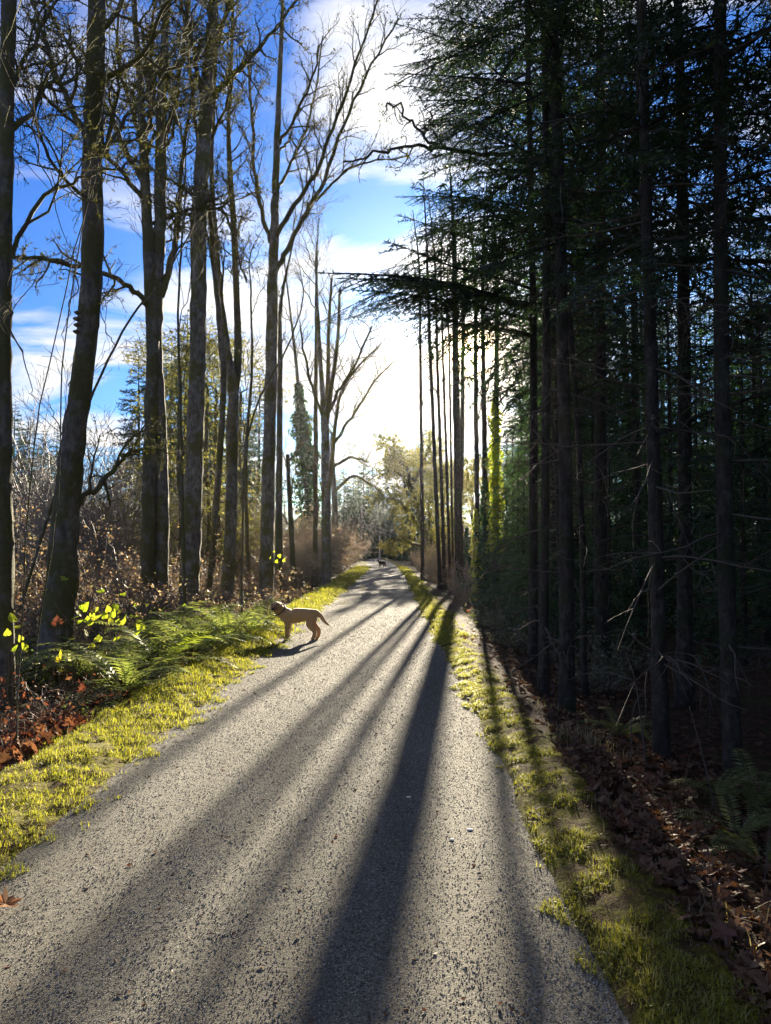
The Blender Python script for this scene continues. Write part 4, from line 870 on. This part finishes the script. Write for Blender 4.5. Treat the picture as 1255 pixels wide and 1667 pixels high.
# ------------------------------------------------------------------ grass and gravel
def blades(rng, x, y, z, l, wd_, lean):
    n = len(x); a = rng.uniform(0, 6.28, n); d = np.stack([np.cos(a), np.sin(a), np.zeros(n)], 1); s = np.stack([-np.sin(a), np.cos(a), np.zeros(n)], 1)
    b = np.stack([x, y, z], 1); l = l[:, None]; le = (lean * rng.uniform(.2, 1.3, n))[:, None]; w2 = wd_[:, None] * .5
    m1 = b + d * l * le * .35 + [0, 0, 1] * l * .55; tip = b + d * l * le + [0, 0, 1] * l * (1 - .35 * le)
    V = np.stack([b - s * w2, b + s * w2, m1 + s * w2 * .8, m1 - s * w2 * .8, tip], 1).reshape(-1, 3)
    i = np.arange(n)[:, None] * 5
    return V, (i + np.array([[3, 2, 4]])), (i + np.array([[0, 1, 2, 3]]))
rg = np.random.default_rng(12)
def verge_grass(inner, outer, bands, thr, seed, spread, left=False):
    mb = MB()
    for (y0, y1, dens, l0, w0) in bands:
        n = int((y1 - y0) * 1.3 * dens); y = rg.uniform(y0, y1, n); u = rg.uniform(-.22, 1.15, n); x = inner(y) * (1 - u) + outer(y) * u
        f = snoise(x * 5.2, y * 5.2, seed) + .6 * snoise(x * 13, y * 13, seed + 4) + .5 * snoise(x * 1.4, y * 1.1, seed + 7) - np.where(u < .12, (.12 - u) * 4.2, 0) - np.where(u > (.85 if left else .55), (u - (.85 if left else .45)) * spread, 0)
        k = f > thr + rg.normal(size=n) * .12; x, y, f = x[k], y[k], f[k]
        u2 = u[k]; zg = np.maximum(height(x, y), path_z(x, y) * (np.abs(x - path_c(y)) < 1.62)) - .004
        z = np.where((u2 > 0) & (u2 < 1), verge_z(x, y, np.clip(1 - u2 if left else u2, 0, 1)) - .008, zg)
        l = l0 * rg.uniform(.5, 1.5, len(x)) * (1 + .5 * np.clip(f - thr, 0, 1)); mb.add(*blades(rg, x, y, z, l, w0 * rg.uniform(.6, 1.3, len(x)), 1.0))
    return mb
B_ = ((2.2, 7, 5200, .030, .0046), (7, 13, 2700, .037, .007), (13, 24, 850, .065, .013), (24, 60, 300, .08, .03))
verge_grass(path_l, vl_out, B_, -.52, 3, 2.0, True).build('grass', M['grass'], smooth=False, kind='stuff')
verge_grass(path_r, lambda y: vr_out(y), B_, -.12, 8, 1.6).build('grass', M['grass'], smooth=False, kind='stuff')
# longer pale tufts where the verge meets the trees
mb = MB()
for (px, py, n, l) in ((940, 1215, 70, .16), (965, 1205, 60, .17), (915, 1205, 50, .14), (895, 1165, 60, .12), (1000, 1225, 40, .14), (1180, 1530, 30, .13), (960, 1390, 30, .10), (980, 1330, 30, .10), (1080, 1600, 40, .08), (1120, 1570, 40, .09), (1000, 1450, 40, .08),
                     (300, 1120, 30, .12), (330, 1085, 30, .12), (165, 1195, 40, .10), (120, 1240, 40, .10), (20, 1300, 50, .08), (430, 1045, 40, .14), (560, 985, 40, .25), (590, 960, 40, .3), (690, 965, 40, .2), (715, 985, 40, .2)):
    g = at_ground(px, py); x = g[0] + rg.normal(size=n) * .09; y = g[1] + rg.normal(size=n) * .09
    mb.add(*blades(rg, x, y, height(x, y), l * rg.uniform(.5, 1.4, n), np.full(n, .004), .9))
mb.build('dry_grass', M['straw'], smooth=False, kind='stuff')
# bits of leaf and needle blown on to the path
n = 800; y = 2.3 + 14 * rg.uniform(size=n) ** 1.5; x = path_c(y) + rg.uniform(-1.35, 1.3, n); V, Qd = quads_at(rg, np.stack([x, y, path_z(x, y) + .006], 1), .024, tilt=.12)
mb = MB(); mb.add(V, None, Qd); mb.build('leaf_crumbs', M['leaf_brown'], smooth=False, kind='stuff')
# gravel stones standing out of the path close to the camera
n = 140000; y = 2.1 + 16 * rg.uniform(size=n) ** 2.2 * (1 + 1.3 * rg.uniform(size=n) ** 2.5); x = path_c(y) + rg.uniform(-1.62, 1.55, n); ww = rg.uniform(.0020, .0044, n) * (1 + y / 22) * (1 + .7 * (rg.uniform(size=n) > .992))
oc = np.array([[1, 0, -.3], [-.5, .87, -.3], [-.5, -.87, -.3], [.1, 0, .85]], float)
V = oc[None] * ww[:, None, None] * rg.uniform(.65, 1.35, (n, 4, 1)); V[:, :, 2] *= .95
a = rg.uniform(0, 6.28, n); c_, s_ = np.cos(a)[:, None], np.sin(a)[:, None]; V = np.stack([V[..., 0] * c_ - V[..., 1] * s_, V[..., 0] * s_ + V[..., 1] * c_, V[..., 2] + V[..., 0] * rg.normal(size=(n, 1)) * .4], -1)
V += np.stack([x, y, path_z(x, y) + ww * .12], 1)[:, None]
ft = np.array([[0, 1, 3], [1, 2, 3], [2, 0, 3]])          # the buried lower half is left off
mb = MB(); mb.add(V.reshape(-1, 3), (np.arange(n)[:, None, None] * 4 + ft).reshape(-1, 3)); mb.build('gravel', stone_mat(), smooth=False, kind='stuff')
for (px, py, s, lab) in ((665, 1305, .012, 'small white stone in the middle shadow of the path'), (765, 1357, .012, 'flat pale stone on the right half of the path'), (735, 1375, .010, 'pale stone left of the flat one on the path')):
    g = at_ground(px, py); mb = MB(); v = unit(rg.normal(size=(14, 3)))
    import bmesh
    bm = bmesh.new(); bmesh.ops.create_icosphere(bm, subdivisions=2, radius=s)
    for q in bm.verts: q.co = Vector((q.co.x * 1.3, q.co.y, q.co.z * .6)) * (1 + .14 * math.sin(q.co.x * 190 + px) + .1 * math.sin(q.co.y * 230))
    me = bpy.data.meshes.new('stone'); bm.to_mesh(me); bm.free(); me.materials.append(M.setdefault('white_stone', plain('white_stone', (.62, .60, .55), .6, .2, 60)))
    tag(put('stone', me, loc=(g[0], g[1], float(path_z(g[0], g[1])) + s * .3)), lab, 'stone')

# ------------------------------------------------------------------ sticks, post, mound
def stick(name, label, px, r, D=None, cat='stick', group=None, mat='deadwood'):
    q = np.array([P(a, b, c) for a, b, c in px]); q[0][2] = h(q[0][0], q[0][1]) if D else q[0][2]; b = q[0].copy()
    mb = MB(); mb.tube(resample(q - b, 12), np.linspace(r, r * .4, 12), 6); o = mb.build(name, M[mat]); o.location = tuple(b); return tag(o, label, cat, group)
stick('dead_stem', 'pale dead stem leaning left before the dark wood', [(1165, 1262, 5.3), (1140, 1215, 5.3), (1122, 1150, 5.4)], .006, 1, 'stem')
stick('dead_stem', 'short pale stem leaning right beside the longer leaning one', [(1112, 1260, 5.3), (1120, 1240, 5.3), (1130, 1220, 5.3)], .004, 1, 'stem')
stick('dead_stem', 'thin forked stem right of the near pair of conifers', [(1052, 1205, 6.0), (1036, 1120, 6.0), (1018, 1060, 6.1)], .006, 1, 'stem')
stick('dead_stem', 'upright thin stem crossing the forked one', [(1026, 1210, 6.1), (1030, 1160, 6.1), (1050, 1120, 6.1)], .005, 1, 'stem')
stick('dead_stem', 'thin grass-like stem at the right edge above the litter', [(1243, 1415, 3.9), (1250, 1380, 3.9), (1254, 1330, 3.9)], .004, 1, 'stem')
stick('fallen_branch', 'fallen branch lying across the dark leaf litter', [(945, 1265, 5.3), (985, 1312, 4.9), (1010, 1325, 4.75)], .014, None, 'branch')
stick('fallen_branch', 'bare grey branch reaching right out of the middle conifers', [(1072, 960, 6.5), (1115, 925, 6.2), (1175, 885, 6.0)], .010, None, 'branch')
stick('bent_twig', 'curved thin twig below the low green conifer', [(948, 985, 9), (938, 955, 9), (930, 925, 9.2)], .006, None, 'twig')
for (px, D, yt, yb, w_, lab) in ((588, 92, 822, 906, .2, 'pale straight pole at the left side of the dark gap ending the path'), (618, 98, 872, 904, .2, 'short grey post in the middle of the dark gap')):
    p = P(px, 890, D); z = h(p[0], p[1]); top = P(px, yt, D)[2] - z; root = thing('pole', lab, 'pole', (p[0], p[1], z))
    mb = MB(); mb.tube(np.array([[0, 0, -.2], [0, 0, top * .5], [0, 0, top]]), [w_ / 2.4, w_ / 2.8, w_ / 3.2], 10); mb.build('shaft', M['pole'], root)
    mb = MB(); mb.tube(np.array([[0, 0, -.1], [0, 0, .3]]), [w_ * 1.3, w_ * 1.1], 10); mb.build('base', M['pole'], root)
    if yt < 850:
        for zz, l in ((top * .93, 3.2), (top * .87, 2.4), (top * .66, 4.5), (top * .6, 4)):
            mb = MB(); mb.tube(np.array([[0, 0, zz], [l * .5, 0, zz - .12 * l], [l, .2, zz - .3 * l]]), [.05, .04, .02], 5); mb.build('dead_branch', M['pole'], root)
g = P(75, 1085, 9.6); bm = bmesh.new(); bmesh.ops.create_icosphere(bm, subdivisions=3, radius=1)
for q in bm.verts: q.co = Vector((q.co.x * .34, q.co.y * .3, q.co.z * .28)) * (1 + .1 * math.sin(q.co.x * 4 + 1) * math.cos(q.co.y * 5))
me = bpy.data.meshes.new('mossy_mound'); bm.to_mesh(me); bm.free(); me.materials.append(M['maple']); 
for p_ in me.polygons: p_.use_smooth = True
mo = tag(put('mossy_mound', me, loc=(g[0], 9.6, h(g[0], 9.6))), 'green mossy hump at the foot of the leaning trunk', 'mound')
rm = np.random.default_rng(4); d = unit(rm.normal(size=(2600, 3))); d[:, 2] = np.abs(d[:, 2]); p = d * [.34, .3, .28]; t = unit(d + rm.normal(size=d.shape) * .6); s = unit(np.cross(t, rm.normal(size=d.shape))) * .008
mb = MB(); mb.add(np.stack([p - s, p + s, p + t * .045], 1).reshape(-1, 3), np.arange(7800).reshape(-1, 3)); mb.build('moss', M['moss'], mo, smooth=False, kind='stuff')
# bracket fungi on the leaning trunk
for k, (px, py) in enumerate(((130, 512), (128, 522), (129, 532), (128, 543))):
    b = P(px, py, 10.4); mb = MB(); a = np.linspace(0, 2 * math.pi, 11)[:-1]
    for zz, r in ((0, .055), (.03, .085), (.045, .06)): mb.add(np.stack([np.cos(a) * r, np.sin(a) * r * .7, np.full(10, zz)], 1))
    mb.q.append(np.array([[i + j * 10, (i + 1) % 10 + j * 10, (i + 1) % 10 + j * 10 + 10, i + j * 10 + 10] for j in (0, 1) for i in range(10)])); mb.t.append(np.array([[20, 20 + i, 21 + i] for i in range(1, 9)] + [[0, i + 1, i] for i in range(1, 9)]))
    o = mb.build('bracket_fungus', M.setdefault('fungus', plain('fungus', (.10, .075, .05), .8, .4, 30))); o.location = tuple(b)
    tag(o, ('topmost bracket fungus on the leaning trunk', 'second bracket fungus from the top on the leaning trunk', 'third bracket fungus from the top on the leaning trunk', 'lowest bracket fungus on the leaning trunk')[k], 'fungus', 'bracket fungi on the leaning trunk')

# ------------------------------------------------------------------ the dogs
def dog_mesh(name):
    J = {'pel': ((.19, 0, .442), (.152, .145)), 'mid': ((.02, 0, .428), (.158, .160)), 'rib': ((-.14, 0, .418), (.178, .188)), 'che': ((-.265, 0, .435), (.160, .17)), 'nk': ((-.345, -.02, .50), (.115, .115)), 'nk2': ((-.392, -.05, .555), (.102, .102)),
         'sku': ((-.425, -.095, .600), (.105, .098)), 'mu1': ((-.435, -.175, .565), (.066, .058)), 'mu2': ((-.44, -.25, .540), (.054, .046)),
         'rump': ((.275, 0, .455), (.085, .085)), 't1': ((.335, 0, .425), (.042, .042)), 't2': ((.385, .01, .355), (.034, .034)), 't3': ((.435, .015, .290), (.028, .028)), 't4': ((.485, .02, .255), (.014, .014))}
    E = [('pel', 'mid'), ('mid', 'rib'), ('rib', 'che'), ('che', 'nk'), ('nk', 'nk2'), ('nk2', 'sku'), ('sku', 'mu1'), ('mu1', 'mu2'), ('pel', 'rump'), ('rump', 't1'), ('t1', 't2'), ('t2', 't3'), ('t3', 't4')]
    for s, dx in ((-1, 0), (1, .012)):
        k = str(s)
        J.update({'sh' + k: ((-.235 + dx, .075 * s, .37), (.085, .07)), 'el' + k: ((-.205 + dx, .088 * s, .285), (.060, .056)), 'wr' + k: ((-.222 + dx, .085 * s, .145), (.041, .038)), 'pa' + k: ((-.225 + dx, .085 * s, .045), (.037, .036)), 'to' + k: ((-.272 + dx, .087 * s, .024), (.030, .022)),
                  'hp' + k: ((.225, .075 * s, .39), (.105, .075)), 'kn' + k: ((.165 + .03 * s, .092 * s, .275), (.074, .062)), 'ho' + k: ((.285 + .035 * s, .088 * s, .165), (.041, .036)), 'ft' + k: ((.262 + .035 * s, .088 * s, .045), (.035, .033)), 'ht' + k: ((.215 + .035 * s, .09 * s, .022), (.029, .021))})
        E += [('che', 'sh' + k), ('sh' + k, 'el' + k), ('el' + k, 'wr' + k), ('wr' + k, 'pa' + k), ('pa' + k, 'to' + k), ('pel', 'hp' + k), ('hp' + k, 'kn' + k), ('kn' + k, 'ho' + k), ('ho' + k, 'ft' + k), ('ft' + k, 'ht' + k)]
    names = list(J); me = bpy.data.meshes.new(name + '_skeleton'); me.from_pydata([J[k][0] for k in names], [(names.index(a), names.index(b)) for a, b in E], [])
    o = bpy.data.objects.new(name + '_skeleton', me); COL.objects.link(o); sk = o.modifiers.new('skin', 'SKIN'); sk.use_smooth_shade = True; sk.branch_smoothing = .6
    for k, d in zip(names, me.skin_vertices[0].data): d.radius = J[k][1]; d.use_root = (k == 'pel')
    sb = o.modifiers.new('sub', 'SUBSURF'); sb.levels = sb.render_levels = 2
    dg = bpy.context.evaluated_depsgraph_get(); out = bpy.data.meshes.new_from_object(o.evaluated_get(dg)); out.name = name
    bpy.data.objects.remove(o); return out
def coat(name, a, b, dark):
    m, t = newmat(name); co = t.n('ShaderNodeTexCoord').outputs['Object']; n_ = t.noise(t.n('ShaderNodeVectorMath', {0: co, 1: (.5, 1, 1)}, operation='MULTIPLY').outputs[0], 60, 4)
    big = t.noise(co, 6, 2); c = t.mix(big, a, b); d = t.n('ShaderNodeVectorMath', {0: co, 1: (-.44, -.25, .55)}, operation='DISTANCE').outputs['Value']
    c = t.mix(t.ramp(d, [(.06, 1), (.14, 0)]), c, dark); bm = t.n('ShaderNodeBump', {'Height': n_, 'Strength': .5, 'Distance': .01}).outputs[0]
    finish(t, t.n('ShaderNodeBsdfPrincipled', {'Base Color': c, 'Roughness': .75, 'Normal': bm, 'Sheen Weight': .35, 'Sheen Roughness': .4, 'Specular IOR Level': .25}).outputs[0]); return m
DM = dog_mesh('dog'); DZ = min(v.co.z for v in DM.vertices); M['tan'] = coat('tan_coat', (.40, .23, .095), (.50, .315, .145), (.22, .12, .06)); M['black'] = plain('black_coat', (.012, .011, .011), .6, .3, 40); M['nose'] = plain('dog_nose', (.015, .012, .012), .35, .2, 60)
M['fur'] = leaf('fur', [(.42, .25, .11), (.52, .34, .17), (.36, .20, .08)], .35, 0, .5, (1.1, 1, .8)); M['ear'] = plain('ear_coat', (.33, .18, .08), .8, .25, 50); M['collar'] = plain('dark_collar', (.03, .025, .025), .6, .2, 40)
def ball(mb, c, r, k=8):
    a = np.linspace(0, 2 * math.pi, k + 1)[:-1]; th = np.linspace(.001, math.pi - .001, 6)
    v = np.stack([np.sin(th)[:, None] * np.cos(a), np.sin(th)[:, None] * np.sin(a), np.cos(th)[:, None] * np.ones(k)], -1).reshape(-1, 3) * r + c
    mb.add(v, None, [(i * k + j, i * k + (j + 1) % k, (i + 1) * k + (j + 1) % k, (i + 1) * k + j) for i in range(5) for j in range(k)])
def dog(label, loc, rz, sc, body, ear, collar, dm):
    me = DM if dm else DM.copy(); me.materials.clear(); me.materials.append(M[body]); o = put('dog', me, loc=loc, rot=(0, 0, rz), sc=sc); tag(o, label, 'dog')
    if dm:                                                # short fur, lying back along the body
        nf = 5200; rf_ = np.random.default_rng(6); lt = [p.vertices[:3] for p in me.polygons]; ix = rf_.integers(0, len(lt), nf); cv = np.array([v.co for v in me.vertices]); nv_ = np.array([v.normal for v in me.vertices])
        ti = np.array(lt)[ix]; wgt = rf_.dirichlet((1, 1, 1), nf)[..., None]; pp = (cv[ti] * wgt).sum(1); nn = unit((nv_[ti] * wgt).sum(1)); keep = (pp[:, 2] > .05) & (np.linalg.norm(pp - [-.44, -.25, .55], axis=1) > .13); pp, nn = pp[keep], nn[keep]
        dr = unit(nn * .55 + [.55, .1, -.35] + rf_.normal(size=nn.shape) * .25); sd = unit(np.cross(dr, nn)) * .0022; fl = rf_.uniform(.012, .024, (len(pp), 1)); mb = MB()
        mb.add(np.stack([pp - sd, pp + sd, pp + dr * fl], 1).reshape(-1, 3), np.arange(len(pp) * 3).reshape(-1, 3)); mb.build('fur', M['fur'], o, smooth=False, kind='stuff')
    mb = MB(); ball(mb, np.array([-.441, -.292, .556]), np.array([.028, .020, .022])); mb.build('nose', M['nose'], o)
    for s in (-1, 1): mb = MB(); ball(mb, np.array([-.428 + s * .043, -.185, .622]), .014); mb.build('eye', M['nose'], o)
    for s in (-1, 1):
        b = np.array([-.425 + s * .074, -.085, .660]); q = np.array([b, b + [s * .036, -.022, -.028], b + [s * .046, -.036, -.10], b + [s * .030, -.04, -.15]]); mb = MB(); n_ = 8; Q = resample(q, n_)
        wv = np.interp(np.linspace(0, 1, n_), [0, .4, .8, 1], [.034, .046, .036, .010]); V = []
        for i in range(n_):
            for g in np.linspace(0, 2 * math.pi, 9)[:-1]: V.append(Q[i] + np.array([s * .010 * math.cos(g), wv[i] * math.sin(g), 0]))
        mb.add(V, None, [(i * 8 + j, i * 8 + (j + 1) % 8, (i + 1) * 8 + (j + 1) % 8, (i + 1) * 8 + j) for i in range(n_ - 1) for j in range(8)]); mb.build('ear', M[ear], o)
    if collar:
        c0, ax = np.array([-.352, -.028, .508]), unit(np.array([-.5, -.3, .65])); u_ = unit(np.cross(ax, [0, 1., 0])); v_ = np.cross(ax, u_); a = np.linspace(0, 2 * math.pi, 25)
        mb = MB(); mb.tube(np.array([c0 + u_ * math.cos(t) * .118 + v_ * math.sin(t) * .118 for t in a]), .010, 6, cap=False); mb.build('collar', M['collar'], o)
    mb = MB(); mb.tube(np.array([[-.462, -.288, .518], [-.441, -.292, .510], [-.42, -.288, .518]]), .006, 5); mb.build('mouth', M['nose'], o)
    return o
g = at_ground(489, 1043)
dog('tan labrador-like dog standing on the verge with its head turned to the viewer', (g[0], g[1], .016 - DZ), R(4), 1.0, 'tan', 'ear', True, False)
g = P(622, 920, 60); dog('small distant black dog standing on the path', (g[0], 60, .02 - DZ), R(-38), .9, 'black', 'black', False, True)
#PART4
